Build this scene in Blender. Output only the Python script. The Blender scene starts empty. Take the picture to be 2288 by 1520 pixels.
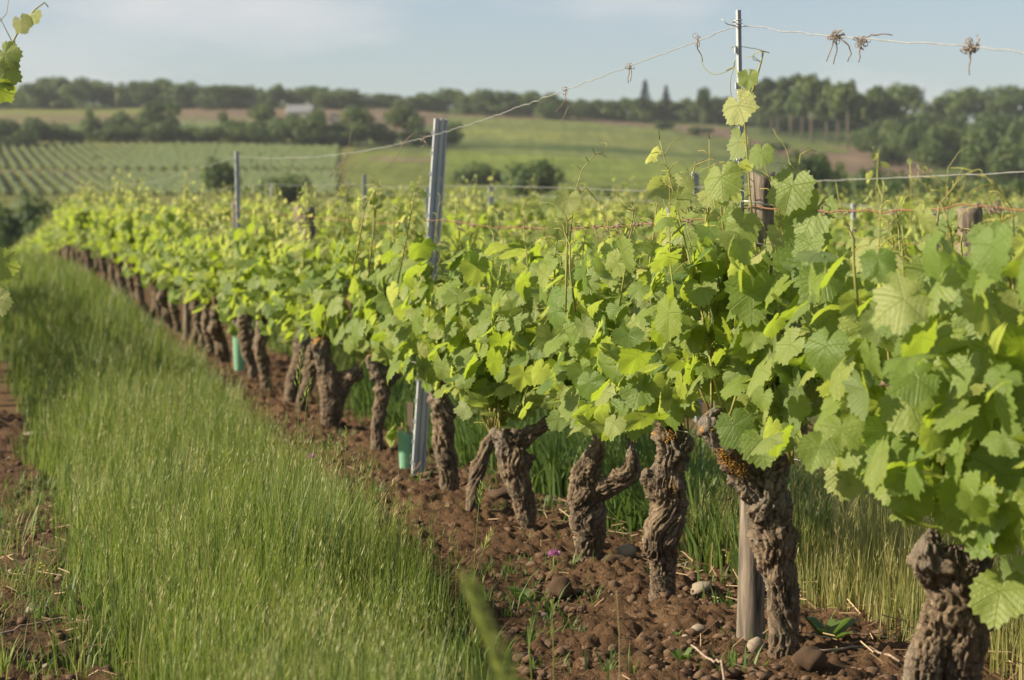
import bpy, math, random
import numpy as np
from mathutils import Vector, Matrix
from math import radians as R, sin, cos, pi

rng = random.Random(7)
nr = np.random.RandomState(11)
S = bpy.context.scene
COL = S.collection

# ------------------------------------------------------------------ camera
CAM_H = 1.15
F = 4800.0                       # focal length in photo pixels (photo 2288 x 1520)
PITCH = math.atan(210 / F)
cd = bpy.data.cameras.new('camera')
cam = bpy.data.objects.new('camera', cd)
COL.objects.link(cam)
cam.location = (0, 0, CAM_H)
cam.rotation_euler = (pi / 2 - PITCH, 0, 0)
cd.sensor_fit = 'HORIZONTAL'
cd.sensor_width = 23.83
cd.lens = 50.0
cd.clip_start = 0.05
cd.clip_end = 20000
cd.dof.use_dof = True
cd.dof.focus_distance = 6.5
cd.dof.aperture_fstop = 3.1
S.camera = cam

# ------------------------------------------------------------------ world, sun, exposure
SUN_DIR = Vector((-0.975, -0.16, 0.0)).normalized() * cos(R(30)) + Vector((0, 0, sin(R(30))))
W = bpy.data.worlds.new('World')
S.world = W
W.use_nodes = True
wn, wl = W.node_tree.nodes, W.node_tree.links
wn.clear()
sky = wn.new('ShaderNodeTexSky')
sky.sky_type = 'NISHITA'
sky.sun_disc = False
sky.sun_elevation = R(30)
sky.sun_rotation = math.atan2(SUN_DIR.x, SUN_DIR.y)
sky.air_density = 1.0
sky.dust_density = 1.2
sky.ozone_density = 1.2
tc = wn.new('ShaderNodeTexCoord')
mp = wn.new('ShaderNodeMapping')
mp.inputs['Scale'].default_value = (1.0, 1.0, 3.2)
cn = wn.new('ShaderNodeTexNoise')
cn.inputs['Scale'].default_value = 5.5
cn.inputs['Detail'].default_value = 6
cn.inputs['Roughness'].default_value = 0.5
cr = wn.new('ShaderNodeValToRGB')
cr.color_ramp.elements[0].position = 0.46
cr.color_ramp.elements[1].position = 0.74
cr.color_ramp.elements[0].color = (0.06, 0.06, 0.06, 1)
cr.color_ramp.elements[1].color = (0.85, 0.85, 0.85, 1)
mx = wn.new('ShaderNodeMix')
mx.data_type = 'RGBA'
CLOUD = (3.35, 3.22, 3.2, 1)
mx.inputs['B'].default_value = CLOUD
bg = wn.new('ShaderNodeBackground')
bg.inputs['Strength'].default_value = 0.115
wo = wn.new('ShaderNodeOutputWorld')
wl.new(tc.outputs['Generated'], mp.inputs['Vector'])
wl.new(mp.outputs['Vector'], cn.inputs['Vector'])
wl.new(cn.outputs['Fac'], cr.inputs['Fac'])
wl.new(cr.outputs['Color'], mx.inputs['Factor'])
grade = wn.new('ShaderNodeMix')          # hazy evening air: a duller, bluer sky than a clear one
grade.data_type = 'RGBA'
grade.blend_type = 'MULTIPLY'
grade.inputs['Factor'].default_value = 1.0
grade.inputs['B'].default_value = (0.545, 0.530, 0.545, 1)
wl.new(sky.outputs['Color'], grade.inputs['A'])
wl.new(grade.outputs['Result'], mx.inputs['A'])
wl.new(mx.outputs['Result'], bg.inputs['Color'])
wl.new(bg.outputs['Background'], wo.inputs['Surface'])

sd = bpy.data.lights.new('sun', 'SUN')
sd.energy = 4.4
sd.angle = R(0.6)
sd.color = (1.0, 0.87, 0.66)
sun = bpy.data.objects.new('sun', sd)
COL.objects.link(sun)
sun.rotation_euler = SUN_DIR.to_track_quat('Z', 'Y').to_euler()
sun.location = SUN_DIR * 50

S.view_settings.view_transform = 'Standard'
S.view_settings.look = 'None'
S.view_settings.exposure = 1.12
S.view_settings.gamma = 1
S.view_settings.use_curve_mapping = False
S.cycles.max_bounces = 8
S.cycles.transparent_max_bounces = 8
S.cycles.volume_bounces = 0
S.cycles.use_denoising = True

# ------------------------------------------------------------------ helpers
ROW = -0.2575                                   # dX/dY of every vine row
RV = Vector((ROW, 1, 0)).normalized()           # along the row
RN = Vector((1, -ROW, 0)).normalized()          # across the row, away from the camera side
UP = Vector((0, 0, 1))
D0, PITCH_ROW = 2.22, 2.5


def ray(x, y):
    a, b = (x - 1144) / F, (760 - y) / F
    return Vector((a, cos(PITCH) + b * sin(PITCH), -sin(PITCH) + b * cos(PITCH)))


def at(x, y, Y):
    d = ray(x, y)
    return Vector((0, 0, CAM_H)) + d * (Y / d.y)


def row_depth(x, D=D0):
    return F * D / (x + 92.0)


# numpy gradient noise
_P = nr.permutation(256)
_P = np.concatenate([_P, _P, _P])
_G = nr.normal(size=(256, 3))
_G /= np.linalg.norm(_G, axis=1)[:, None]


def pnoise(p):
    p = np.asarray(p, float)
    i = np.floor(p).astype(int)
    f = p - i
    i &= 255
    u = f * f * f * (f * (f * 6 - 15) + 10)
    out = 0
    for dx in (0, 1):
        for dy in (0, 1):
            for dz in (0, 1):
                h = _P[_P[_P[(i[:, 0] + dx) & 255] + ((i[:, 1] + dy) & 255)] + ((i[:, 2] + dz) & 255)]
                g = _G[h]
                d = (g * (f - np.array([dx, dy, dz]))).sum(1)
                w = (u[:, 0] if dx else 1 - u[:, 0]) * (u[:, 1] if dy else 1 - u[:, 1]) * (u[:, 2] if dz else 1 - u[:, 2])
                out = out + w * d
    return out


def fbm(p, oct=4, gain=0.5):
    p = np.asarray(p, float)
    s, a = 0, 1.0
    for k in range(oct):
        s = s + a * pnoise(p * 2 ** k + 13.7 * k)
        a *= gain
    return s


# terrain height -------------------------------------------------------------
NEAR_Y = [0, 8, 13, 17, 23, 31, 36, 40, 48, 60, 75, 90, 150]
NEAR_Z = [0, 0, .0, .12, .30, .54, .67, .68, .46, .14, -.2, -.6, -3.0]
FAR_Y = np.array([300, 450, 600, 750, 900, 1200, 2500.])
FAR_X = np.array([-200, 400, 800, 1144, 1500, 1900, 2288, 2700.])
FAR_IMG = np.array([   # photo row of the ground at each FAR_Y, one line per FAR_X
    [455, 380, 322, 275, 243, 232, 300],
    [455, 380, 320, 272, 242, 230, 300],
    [465, 390, 325, 275, 243, 230, 300],
    [470, 400, 340, 288, 256, 245, 305],
    [480, 415, 350, 300, 272, 258, 310],
    [495, 440, 375, 318, 288, 270, 320],
    [500, 450, 390, 325, 292, 275, 320],
    [500, 450, 390, 325, 292, 275, 320.]])


def img_row(ximg, Y):
    """photo row of the far ground at photo column ximg and depth Y (arrays)"""
    ximg = np.clip(ximg, FAR_X[0], FAR_X[-1])
    cols = np.stack([np.interp(Y, FAR_Y, r) for r in FAR_IMG])
    k = np.clip(np.searchsorted(FAR_X, ximg) - 1, 0, len(FAR_X) - 2)
    t = (ximg - FAR_X[k]) / (FAR_X[k + 1] - FAR_X[k])
    t = t * t * (3 - 2 * t)
    j = np.arange(len(ximg))
    return cols[k, j] * (1 - t) + cols[k + 1, j] * t


def height(X, Y):
    X = np.atleast_1d(np.asarray(X, float))
    Y = np.atleast_1d(np.asarray(Y, float))
    r = np.hypot(X, Y)
    az = np.clip(np.arctan2(X, Y), -R(19), R(19))
    Ye = r * np.cos(az)
    ximg = 1144 + F * np.tan(az)
    near = np.interp(Ye, NEAR_Y, NEAR_Z)
    Yf = np.clip(Ye, 300, 2500)
    far = CAM_H + (550 - img_row(ximg, Yf)) / F * Yf
    t = np.clip((Ye - 150) / 150.0, 0, 1)
    t = t * t * (3 - 2 * t)
    z = near * (1 - t) + far * t
    return np.where(Ye <= 150, near, np.where(Ye >= 300, far, z))


def gz(X, Y):
    return float(height(X, Y)[0])


def depth_of(ximg, yimg):
    """depth at which the far ground shows at this photo pixel"""
    Ys = np.linspace(200, 1200, 400)
    X = (ximg - 1144) / F * Ys
    z = height(X, Ys)
    rows = 550 - (z - CAM_H) * F / Ys
    return float(np.interp(-yimg, -rows, Ys)) if rows[0] > yimg else 200.0


def on_row(D, Y):
    X = D + ROW * Y
    return Vector((X, Y, gz(X, Y)))


# mesh making ----------------------------------------------------------------
def mesh_np(name, verts, faces, mats, smooth=True, attrs=None, mat_idx=None):
    """verts (n,3) array; faces = list of (m,k) int arrays"""
    me = bpy.data.meshes.new(name)
    verts = np.asarray(verts, np.float32)
    fl = [np.asarray(f, np.int32) for f in faces if len(f)]
    me.vertices.add(len(verts))
    me.vertices.foreach_set('co', verts.ravel())
    li = np.concatenate([f.ravel() for f in fl])
    sz = np.concatenate([np.full(len(f), f.shape[1], np.int32) for f in fl])
    st = np.concatenate([[0], np.cumsum(sz)[:-1]]).astype(np.int32)
    me.loops.add(len(li))
    me.loops.foreach_set('vertex_index', li)
    me.polygons.add(len(sz))
    me.polygons.foreach_set('loop_start', st)
    me.polygons.foreach_set('loop_total', sz)
    if mat_idx is not None:
        me.polygons.foreach_set('material_index', np.asarray(mat_idx, np.int32))
    me.update(calc_edges=True)
    me.polygons.foreach_set('use_smooth', np.full(len(sz), smooth, bool))
    for m in (mats if isinstance(mats, (list, tuple)) else [mats]):
        me.materials.append(m)
    for k, (typ, arr) in (attrs or {}).items():
        a = me.attributes.new(k, typ, 'POINT')
        arr = np.asarray(arr, np.float32)
        key = {'FLOAT': 'value', 'FLOAT_VECTOR': 'vector', 'FLOAT_COLOR': 'color'}[typ]
        a.data.foreach_set(key, arr.ravel())
    me.validate()
    return me


class Geo:
    def __init__(s):
        s.v, s.f, s.m, s.n = [], [], [], 0

    def add(s, v, f, mi=0):
        for q in f:
            s.f.append([i + s.n for i in q])
            s.m.append(mi)
        s.v.extend([tuple(p) for p in v])
        s.n += len(v)

    def tube(s, pts, rad, n=6, mi=0, cap=True):
        pts = [Vector(p) for p in pts]
        if not isinstance(rad, (list, tuple)):
            rad = [rad] * len(pts)
        rings = []
        ref = None
        for i, p in enumerate(pts):
            t = (pts[min(i + 1, len(pts) - 1)] - pts[max(i - 1, 0)])
            if t.length < 1e-9:
                t = Vector((0, 0, 1))
            t.normalize()
            if ref is None:
                ref = t.orthogonal().normalized()
            ref = (ref - t * ref.dot(t))
            if ref.length < 1e-6:
                ref = t.orthogonal()
            ref.normalize()
            b = t.cross(ref)
            rings.append([p + (ref * cos(2 * pi * k / n) + b * sin(2 * pi * k / n)) * rad[i] for k in range(n)])
        v = [q for r_ in rings for q in r_]
        f = []
        for i in range(len(pts) - 1):
            for k in range(n):
                f.append([i * n + k, i * n + (k + 1) % n, (i + 1) * n + (k + 1) % n, (i + 1) * n + k])
        if cap:
            f.append(list(range(n))[::-1])
            f.append([(len(pts) - 1) * n + k for k in range(n)])
        s.add(v, f, mi)

    def box(s, c, h, rot=None, mi=0):
        c = Vector(c)
        v = []
        for dx in (-1, 1):
            for dy in (-1, 1):
                for dz in (-1, 1):
                    q = Vector((dx * h[0], dy * h[1], dz * h[2]))
                    if rot:
                        q = rot @ q
                    v.append(c + q)
        s.add(v, [[0, 1, 3, 2], [4, 6, 7, 5], [0, 4, 5, 1], [2, 3, 7, 6], [0, 2, 6, 4], [1, 5, 7, 3]], mi)

    def mesh(s, name, mats, smooth=True):
        me = bpy.data.meshes.new(name)
        me.from_pydata(s.v, [], s.f)
        for m in (mats if isinstance(mats, (list, tuple)) else [mats]):
            me.materials.append(m)
        me.polygons.foreach_set('material_index', s.m)
        me.polygons.foreach_set('use_smooth', [smooth] * len(s.f))
        me.update()
        return me


def link(name, data, parent=None, loc=None):
    o = bpy.data.objects.new(name, data)
    COL.objects.link(o)
    if parent is not None:
        o.parent = parent
    if loc is not None:
        o.location = loc
    return o


def tag(o, label=None, cat=None, group=None, kind=None):
    if label: o['label'] = label
    if cat: o['category'] = cat
    if group: o['group'] = group
    if kind: o['kind'] = kind
    return o


# materials ------------------------------------------------------------------
def mat(name):
    m = bpy.data.materials.new(name)
    m.use_nodes = True
    nt = m.node_tree
    b = nt.nodes.get('Principled BSDF')
    return m, nt.nodes, nt.links, b


def nd(ns, t, **kw):
    n = ns.new(t)
    for k, v in kw.items():
        if k in n.inputs:
            n.inputs[k].default_value = v
        else:
            setattr(n, k, v)
    return n


def ramp(ns, stops):
    n = ns.new('ShaderNodeValToRGB')
    e = n.color_ramp.elements
    while len(e) < len(stops):
        e.new(0.5)
    for i, (p, c) in enumerate(stops):
        e[i].position = p
        e[i].color = (*c, 1) if len(c) == 3 else c
    return n


def mixc(ns, ls, fac, a, b, blend='MIX'):
    n = ns.new('ShaderNodeMix')
    n.data_type = 'RGBA'
    n.blend_type = blend
    for key, v in (('Factor', fac), ('A', a), ('B', b)):
        if isinstance(v, bpy.types.NodeSocket):
            ls.new(v, n.inputs[key])
        else:
            n.inputs[key].default_value = v if key == 'Factor' else ((*v, 1) if len(v) == 3 else v)
    return n.outputs['Result']


def math_(ns, ls, op, a, b=None, c=None, clamp=False):
    n = ns.new('ShaderNodeMath')
    n.operation = op
    n.use_clamp = clamp
    for i, v in enumerate((a, b, c)):
        if v is None: continue
        if isinstance(v, bpy.types.NodeSocket):
            ls.new(v, n.inputs[i])
        else:
            n.inputs[i].default_value = v
    return n.outputs[0]


def leaf_material(name, instanced):
    """vine leaf: glossy grey-green above, paler below, lets yellow-green light through; veins from the leaf's own plane"""
    m, ns, ls, b = mat(name)
    at_ = nd(ns, 'ShaderNodeAttribute', attribute_name='leafco')
    sx = ns.new('ShaderNodeSeparateXYZ')
    ls.new(at_.outputs['Vector'], sx.inputs[0])
    x, y = sx.outputs[0], sx.outputs[1]
    ax = math_(ns, ls, 'ABSOLUTE', x)
    if instanced:
        oi = ns.new('ShaderNodeObjectInfo')
        rnd = oi.outputs['Random']
        ag = nd(ns, 'ShaderNodeAttribute', attribute_name='age', attribute_type='OBJECT')
        age = ag.outputs['Fac']
    else:
        ra = nd(ns, 'ShaderNodeAttribute', attribute_name='rnd')
        rnd = ra.outputs['Fac']
        ag = nd(ns, 'ShaderNodeAttribute', attribute_name='age')
        age = ag.outputs['Fac']
    # veins
    vein = None
    for ang in (0, 50, 103):
        dx, dy = sin(R(ang)), cos(R(ang))
        along = math_(ns, ls, 'ADD', math_(ns, ls, 'MULTIPLY', ax, dx), math_(ns, ls, 'MULTIPLY', y, dy))
        d = math_(ns, ls, 'ABSOLUTE', math_(ns, ls, 'SUBTRACT', math_(ns, ls, 'MULTIPLY', ax, dy), math_(ns, ls, 'MULTIPLY', y, dx)))
        mk = math_(ns, ls, 'SUBTRACT', 1.0, math_(ns, ls, 'DIVIDE', d, 0.022), clamp=True)
        mk = math_(ns, ls, 'MULTIPLY', mk, math_(ns, ls, 'GREATER_THAN', along, 0.0))
        vein = mk if vein is None else math_(ns, ls, 'MAXIMUM', vein, mk)
    # side veins: feathered off the midrib
    sv = math_(ns, ls, 'SINE', math_(ns, ls, 'MULTIPLY', math_(ns, ls, 'SUBTRACT', y, math_(ns, ls, 'MULTIPLY', ax, 0.75)), 36.0))
    sv = math_(ns, ls, 'MULTIPLY', math_(ns, ls, 'SUBTRACT', sv, 0.86, clamp=True), 4.0)
    nz = nd(ns, 'ShaderNodeTexNoise', Scale=7.0, Detail=5.0, Roughness=0.6)
    ls.new(at_.outputs['Vector'], nz.inputs['Vector'])
    cell = math_(ns, ls, 'MULTIPLY', nz.outputs['Fac'], 0.8)
    old = ramp(ns, [(0.0, (0.105, 0.178, 0.036)), (0.5, (0.165, 0.240, 0.042)), (1.0, (0.240, 0.305, 0.052))])
    ls.new(rnd, old.inputs[0])
    young = ramp(ns, [(0.0, (0.26, 0.33, 0.070)), (1.0, (0.46, 0.44, 0.19))])
    ls.new(rnd, young.inputs[0])
    c = mixc(ns, ls, age, old.outputs['Color'], young.outputs['Color'])
    c = mixc(ns, ls, math_(ns, ls, 'MULTIPLY', math_(ns, ls, 'ADD', vein, math_(ns, ls, 'MULTIPLY', sv, 0.25), clamp=True), 0.42), c, (0.22, 0.30, 0.09))
    c = mixc(ns, ls, 0.6, c, mixc(ns, ls, nz.outputs['Fac'], (0.55, 0.55, 0.55), (1.35, 1.35, 1.35)), 'MULTIPLY')
    geo = ns.new('ShaderNodeNewGeometry')
    c = mixc(ns, ls, math_(ns, ls, 'MULTIPLY', geo.outputs['Backfacing'], 0.55), c, (0.20, 0.25, 0.11))
    ls.new(c, b.inputs['Base Color'])
    b.inputs['Roughness'].default_value = 0.46
    b.inputs['Specular IOR Level'].default_value = 0.42
    bump = nd(ns, 'ShaderNodeBump', Strength=0.42, Distance=0.02)
    h = math_(ns, ls, 'SUBTRACT', math_(ns, ls, 'MULTIPLY', cell, 0.5), math_(ns, ls, 'MULTIPLY', math_(ns, ls, 'MAXIMUM', vein, sv), 0.8))
    ls.new(h, bump.inputs['Height'])
    ls.new(bump.outputs['Normal'], b.inputs['Normal'])
    tr = ns.new('ShaderNodeBsdfTranslucent')
    tcol = mixc(ns, ls, age, (0.40, 0.53, 0.040), (0.62, 0.65, 0.18))
    tcol = mixc(ns, ls, math_(ns, ls, 'MULTIPLY', vein, 0.5), tcol, (0.12, 0.18, 0.03))
    ls.new(tcol, tr.inputs['Color'])
    ms = nd(ns, 'ShaderNodeMixShader', Fac=0.46)
    ls.new(b.outputs[0], ms.inputs[1])
    ls.new(tr.outputs[0], ms.inputs[2])
    ls.new(ms.outputs[0], ns['Material Output'].inputs['Surface'])
    return m


M_LEAF = leaf_material('vine_leaf', True)
M_LEAF_S = leaf_material('vine_leaf_mass', False)


def blade_material(name, stops, trans, tfac=0.4, rough=0.5):
    m, ns, ls, b = mat(name)
    ra = nd(ns, 'ShaderNodeAttribute', attribute_name='rnd')
    r_ = ramp(ns, stops)
    ls.new(ra.outputs['Fac'], r_.inputs[0])
    ls.new(r_.outputs['Color'], b.inputs['Base Color'])
    b.inputs['Roughness'].default_value = rough
    b.inputs['Specular IOR Level'].default_value = 0.35
    tr = ns.new('ShaderNodeBsdfTranslucent')
    tcol = mixc(ns, ls, 0.5, r_.outputs['Color'], trans)
    ls.new(tcol, tr.inputs['Color'])
    ms = nd(ns, 'ShaderNodeMixShader', Fac=tfac)
    ls.new(b.outputs[0], ms.inputs[1])
    ls.new(tr.outputs[0], ms.inputs[2])
    ls.new(ms.outputs[0], ns['Material Output'].inputs['Surface'])
    return m


M_GRASS = blade_material('grass_blade', [(0.0, (0.050, 0.098, 0.020)), (0.40, (0.118, 0.178, 0.036)), (0.70, (0.235, 0.270, 0.066)), (0.88, (0.34, 0.32, 0.13)), (1.0, (0.42, 0.34, 0.18))], (0.28, 0.37, 0.05), 0.42)
M_STRAWGRASS = blade_material('dry_grass_blade', [(0.0, (0.13, 0.17, 0.04)), (0.4, (0.26, 0.27, 0.08)), (0.75, (0.42, 0.38, 0.16)), (1.0, (0.52, 0.41, 0.22))], (0.48, 0.48, 0.14), 0.5)
M_WEED = blade_material('weed_leaf', [(0.0, (0.055, 0.105, 0.026)), (1.0, (0.14, 0.21, 0.055))], (0.24, 0.36, 0.05))
M_STRAW = blade_material('straw', [(0.0, (0.20, 0.12, 0.065)), (1.0, (0.45, 0.33, 0.19))], (0.3, 0.22, 0.1), 0.1, 0.7)
M_TREE = blade_material('tree_leaves', [(0.0, (0.042, 0.080, 0.020)), (0.5, (0.072, 0.118, 0.028)), (1.0, (0.122, 0.162, 0.040))], (0.13, 0.20, 0.04), 0.30, 0.6)
M_CONIFER = blade_material('conifer_needles', [(0.0, (0.018, 0.035, 0.020)), (1.0, (0.035, 0.060, 0.030))], (0.03, 0.05, 0.02), 0.12, 0.6)


def bark_material(name, lichen=0.5):
    m, ns, ls, b = mat(name)
    a = nd(ns, 'ShaderNodeAttribute', attribute_name='bark')
    mpn = nd(ns, 'ShaderNodeMapping')
    mpn.inputs['Scale'].default_value = (5.0, 5.0, 13.0)
    ls.new(a.outputs['Vector'], mpn.inputs['Vector'])
    n1 = nd(ns, 'ShaderNodeTexNoise', Scale=1.6, Detail=7.0, Roughness=0.65, Distortion=0.5)
    ls.new(mpn.outputs[0], n1.inputs['Vector'])
    tcn = ns.new('ShaderNodeTexCoord')
    n2 = nd(ns, 'ShaderNodeTexNoise', Scale=7.0, Detail=4.0, Roughness=0.6)
    ls.new(tcn.outputs['Object'], n2.inputs['Vector'])
    n3 = nd(ns, 'ShaderNodeTexNoise', Scale=13.0, Detail=5.0, Roughness=0.7)
    ls.new(tcn.outputs['Object'], n3.inputs['Vector'])
    r1 = ramp(ns, [(0.30, (0.055, 0.042, 0.032)), (0.46, (0.165, 0.128, 0.092)), (0.60, (0.25, 0.20, 0.145)), (0.76, (0.36, 0.30, 0.225))])
    ls.new(n1.outputs['Fac'], r1.inputs[0])
    r2 = ramp(ns, [(0.35, (0.72, 0.70, 0.68)), (0.65, (1.1, 1.02, 0.93))])
    ls.new(n2.outputs['Fac'], r2.inputs[0])
    c = mixc(ns, ls, 1.0, r1.outputs['Color'], r2.outputs['Color'], 'MULTIPLY')
    gw = ramp(ns, [(0.50, (0, 0, 0)), (0.62, (1, 1, 1))])
    n5 = nd(ns, 'ShaderNodeTexNoise', Scale=4.5, Detail=3.0)
    ls.new(tcn.outputs['Object'], n5.inputs['Vector'])
    ls.new(n5.outputs['Fac'], gw.inputs[0])
    c = mixc(ns, ls, math_(ns, ls, 'MULTIPLY', gw.outputs['Color'], 0.6), c, mixc(ns, ls, n1.outputs['Fac'], (0.10, 0.092, 0.082), (0.36, 0.335, 0.29)))
    cl = nd(ns, 'ShaderNodeAttribute', attribute_name='cleft')      # bark colour darkened in the cracks and between the fibre ridges
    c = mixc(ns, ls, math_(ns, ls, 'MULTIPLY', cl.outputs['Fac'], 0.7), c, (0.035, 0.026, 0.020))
    # orange and grey-green lichen, on the upper wood
    sx = ns.new('ShaderNodeSeparateXYZ')
    ls.new(tcn.outputs['Object'], sx.inputs[0])
    hgt = nd(ns, 'ShaderNodeMapRange')
    hgt.inputs[1].default_value = 0.2
    hgt.inputs[2].default_value = 0.6
    hgt.inputs[3].default_value = -0.20
    hgt.inputs[4].default_value = 0.03 * lichen
    ls.new(sx.outputs[2], hgt.inputs[0])
    lm = math_(ns, ls, 'ADD', n3.outputs['Fac'], hgt.outputs[0])
    lr = ramp(ns, [(0.605, (0, 0, 0)), (0.64, (1, 1, 1))])
    ls.new(lm, lr.inputs[0])
    c = mixc(ns, ls, math_(ns, ls, 'MULTIPLY', lr.outputs['Color'], 0.85), c, (0.42, 0.20, 0.025))
    gr = ramp(ns, [(0.36, (1, 1, 1)), (0.42, (0, 0, 0))])
    ls.new(n3.outputs['Fac'], gr.inputs[0])
    c = mixc(ns, ls, math_(ns, ls, 'MULTIPLY', gr.outputs['Color'], 0.35), c, (0.20, 0.20, 0.13))
    ls.new(c, b.inputs['Base Color'])
    b.inputs['Roughness'].default_value = 0.9
    b.inputs['Specular IOR Level'].default_value = 0.15
    bump = nd(ns, 'ShaderNodeBump', Strength=0.9, Distance=0.010)
    ls.new(n1.outputs['Fac'], bump.inputs['Height'])
    ls.new(bump.outputs['Normal'], b.inputs['Normal'])
    return m


M_BARK = bark_material('vine_bark', 1.0)


def simple(name, col, rough=0.7, noise=0.0, nscale=20.0, metal=0.0, stretch=None, bump=0.0, col2=None, spec=0.3):
    m, ns, ls, b = mat(name)
    b.inputs['Roughness'].default_value = rough
    b.inputs['Metallic'].default_value = metal
    b.inputs['Specular IOR Level'].default_value = spec
    if noise or col2:
        tcn = ns.new('ShaderNodeTexCoord')
        mpn = nd(ns, 'ShaderNodeMapping')
        mpn.inputs['Scale'].default_value = stretch or (1, 1, 1)
        ls.new(tcn.outputs['Object'], mpn.inputs['Vector'])
        n = nd(ns, 'ShaderNodeTexNoise', Scale=nscale, Detail=6.0, Roughness=0.62)
        ls.new(mpn.outputs[0], n.inputs['Vector'])
        c2 = col2 or tuple(c * (1 - noise) for c in col)
        r_ = ramp(ns, [(0.33, c2), (0.67, col)])
        ls.new(n.outputs['Fac'], r_.inputs[0])
        ls.new(r_.outputs['Color'], b.inputs['Base Color'])
        if bump:
            bp = nd(ns, 'ShaderNodeBump', Strength=bump, Distance=0.006)
            ls.new(n.outputs['Fac'], bp.inputs['Height'])
            ls.new(bp.outputs['Normal'], b.inputs['Normal'])
    else:
        b.inputs['Base Color'].default_value = (*col, 1)
    return m


M_SHOOT = simple('green_shoot', (0.28, 0.31, 0.075), 0.5, nscale=6, col2=(0.24, 0.19, 0.065))
M_TENDRIL = simple('young_tendril', (0.34, 0.36, 0.08), 0.5, nscale=9, col2=(0.26, 0.22, 0.06))
M_CANE = simple('woody_cane', (0.26, 0.17, 0.10), 0.8, nscale=40, col2=(0.12, 0.08, 0.05), bump=0.4)
M_FLOWER = simple('green_flower_buds', (0.24, 0.30, 0.04), 0.55, nscale=60, col2=(0.15, 0.21, 0.03))
M_GALV = simple('galvanised_steel', (0.47, 0.475, 0.46), 0.5, nscale=14, metal=0.25, stretch=(1, 1, 0.25), col2=(0.33, 0.36, 0.39), spec=0.5)
M_WIRE = simple('galvanised_wire', (0.50, 0.50, 0.48), 0.45, nscale=30, metal=0.45, col2=(0.32, 0.31, 0.29), spec=0.5)
M_RUST = simple('rusty_wire', (0.26, 0.13, 0.07), 0.85, nscale=60, col2=(0.12, 0.06, 0.035))
M_DRYT = simple('dried_tendril', (0.36, 0.28, 0.21), 0.85, nscale=50, col2=(0.19, 0.135, 0.10))
M_WOOD = simple('weathered_wood', (0.34, 0.26, 0.18), 0.85, nscale=26, stretch=(1, 1, 0.06), col2=(0.16, 0.115, 0.075), bump=0.6)
M_OLDWOOD = simple('dark_weathered_wood', (0.27, 0.22, 0.165), 0.92, nscale=46, stretch=(1, 1, 0.10), col2=(0.05, 0.041, 0.033), bump=1.0)
M_STONE = simple('pale_stone', (0.34, 0.285, 0.215), 0.9, nscale=9, col2=(0.19, 0.15, 0.11), bump=0.5)
M_CLOD = simple('soil_clod', (0.16, 0.100, 0.060), 0.95, nscale=45, col2=(0.075, 0.046, 0.028), bump=1.0)
M_CLOVER = simple('pink_clover', (0.66, 0.36, 0.55), 0.6, nscale=80, col2=(0.50, 0.24, 0.44))
M_YELLOW = simple('yellow_petals', (0.60, 0.45, 0.03), 0.6)
M_WALL = simple('pale_render_wall', (0.32, 0.30, 0.255), 0.9, noise=0.15, nscale=2)
M_ROOF = simple('grey_roof', (0.17, 0.18, 0.19), 0.8, noise=0.2, nscale=3)
M_GLASSDARK = simple('dark_window', (0.03, 0.035, 0.04), 0.2, spec=0.5)
M_TRUNK = simple('tree_bark', (0.24, 0.20, 0.15), 0.9, nscale=1.5, stretch=(1, 1, .3), col2=(0.11, 0.09, 0.07))


def sleeve_material():
    m, ns, ls, b = mat('green_plastic_sleeve')
    b.inputs['Base Color'].default_value = (0.28, 0.55, 0.38, 1)
    b.inputs['Roughness'].default_value = 0.45
    tr = ns.new('ShaderNodeBsdfTranslucent')
    tr.inputs['Color'].default_value = (0.38, 0.66, 0.46, 1)
    ms = nd(ns, 'ShaderNodeMixShader', Fac=0.4)
    ls.new(b.outputs[0], ms.inputs[1]); ls.new(tr.outputs[0], ms.inputs[2])
    ls.new(ms.outputs[0], ns['Material Output'].inputs['Surface'])
    return m


M_SLEEVE = sleeve_material()


def soil_material():
    m, ns, ls, b = mat('brown_soil')
    tcn = ns.new('ShaderNodeTexCoord')
    n1 = nd(ns, 'ShaderNodeTexNoise', Scale=3.0, Detail=8.0, Roughness=0.65)
    n2 = nd(ns, 'ShaderNodeTexNoise', Scale=60.0, Detail=5.0, Roughness=0.7)
    for n in (n1, n2): ls.new(tcn.outputs['Object'], n.inputs['Vector'])
    r1 = ramp(ns, [(0.32, (0.070, 0.043, 0.026)), (0.55, (0.128, 0.079, 0.045)), (0.75, (0.200, 0.130, 0.079))])
    ls.new(n1.outputs['Fac'], r1.inputs[0])
    r2 = ramp(ns, [(0.3, (0.6, 0.58, 0.56)), (0.7, (1.25, 1.2, 1.15))])
    ls.new(n2.outputs['Fac'], r2.inputs[0])
    c = mixc(ns, ls, 1.0, r1.outputs['Color'], r2.outputs['Color'], 'MULTIPLY')
    ls.new(c, b.inputs['Base Color'])
    b.inputs['Roughness'].default_value = 0.95
    b.inputs['Specular IOR Level'].default_value = 0.1
    bp = nd(ns, 'ShaderNodeBump', Strength=1.0, Distance=0.02)
    ls.new(n2.outputs['Fac'], bp.inputs['Height'])
    ls.new(bp.outputs['Normal'], b.inputs['Normal'])
    return m


M_SOIL = soil_material()


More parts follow.
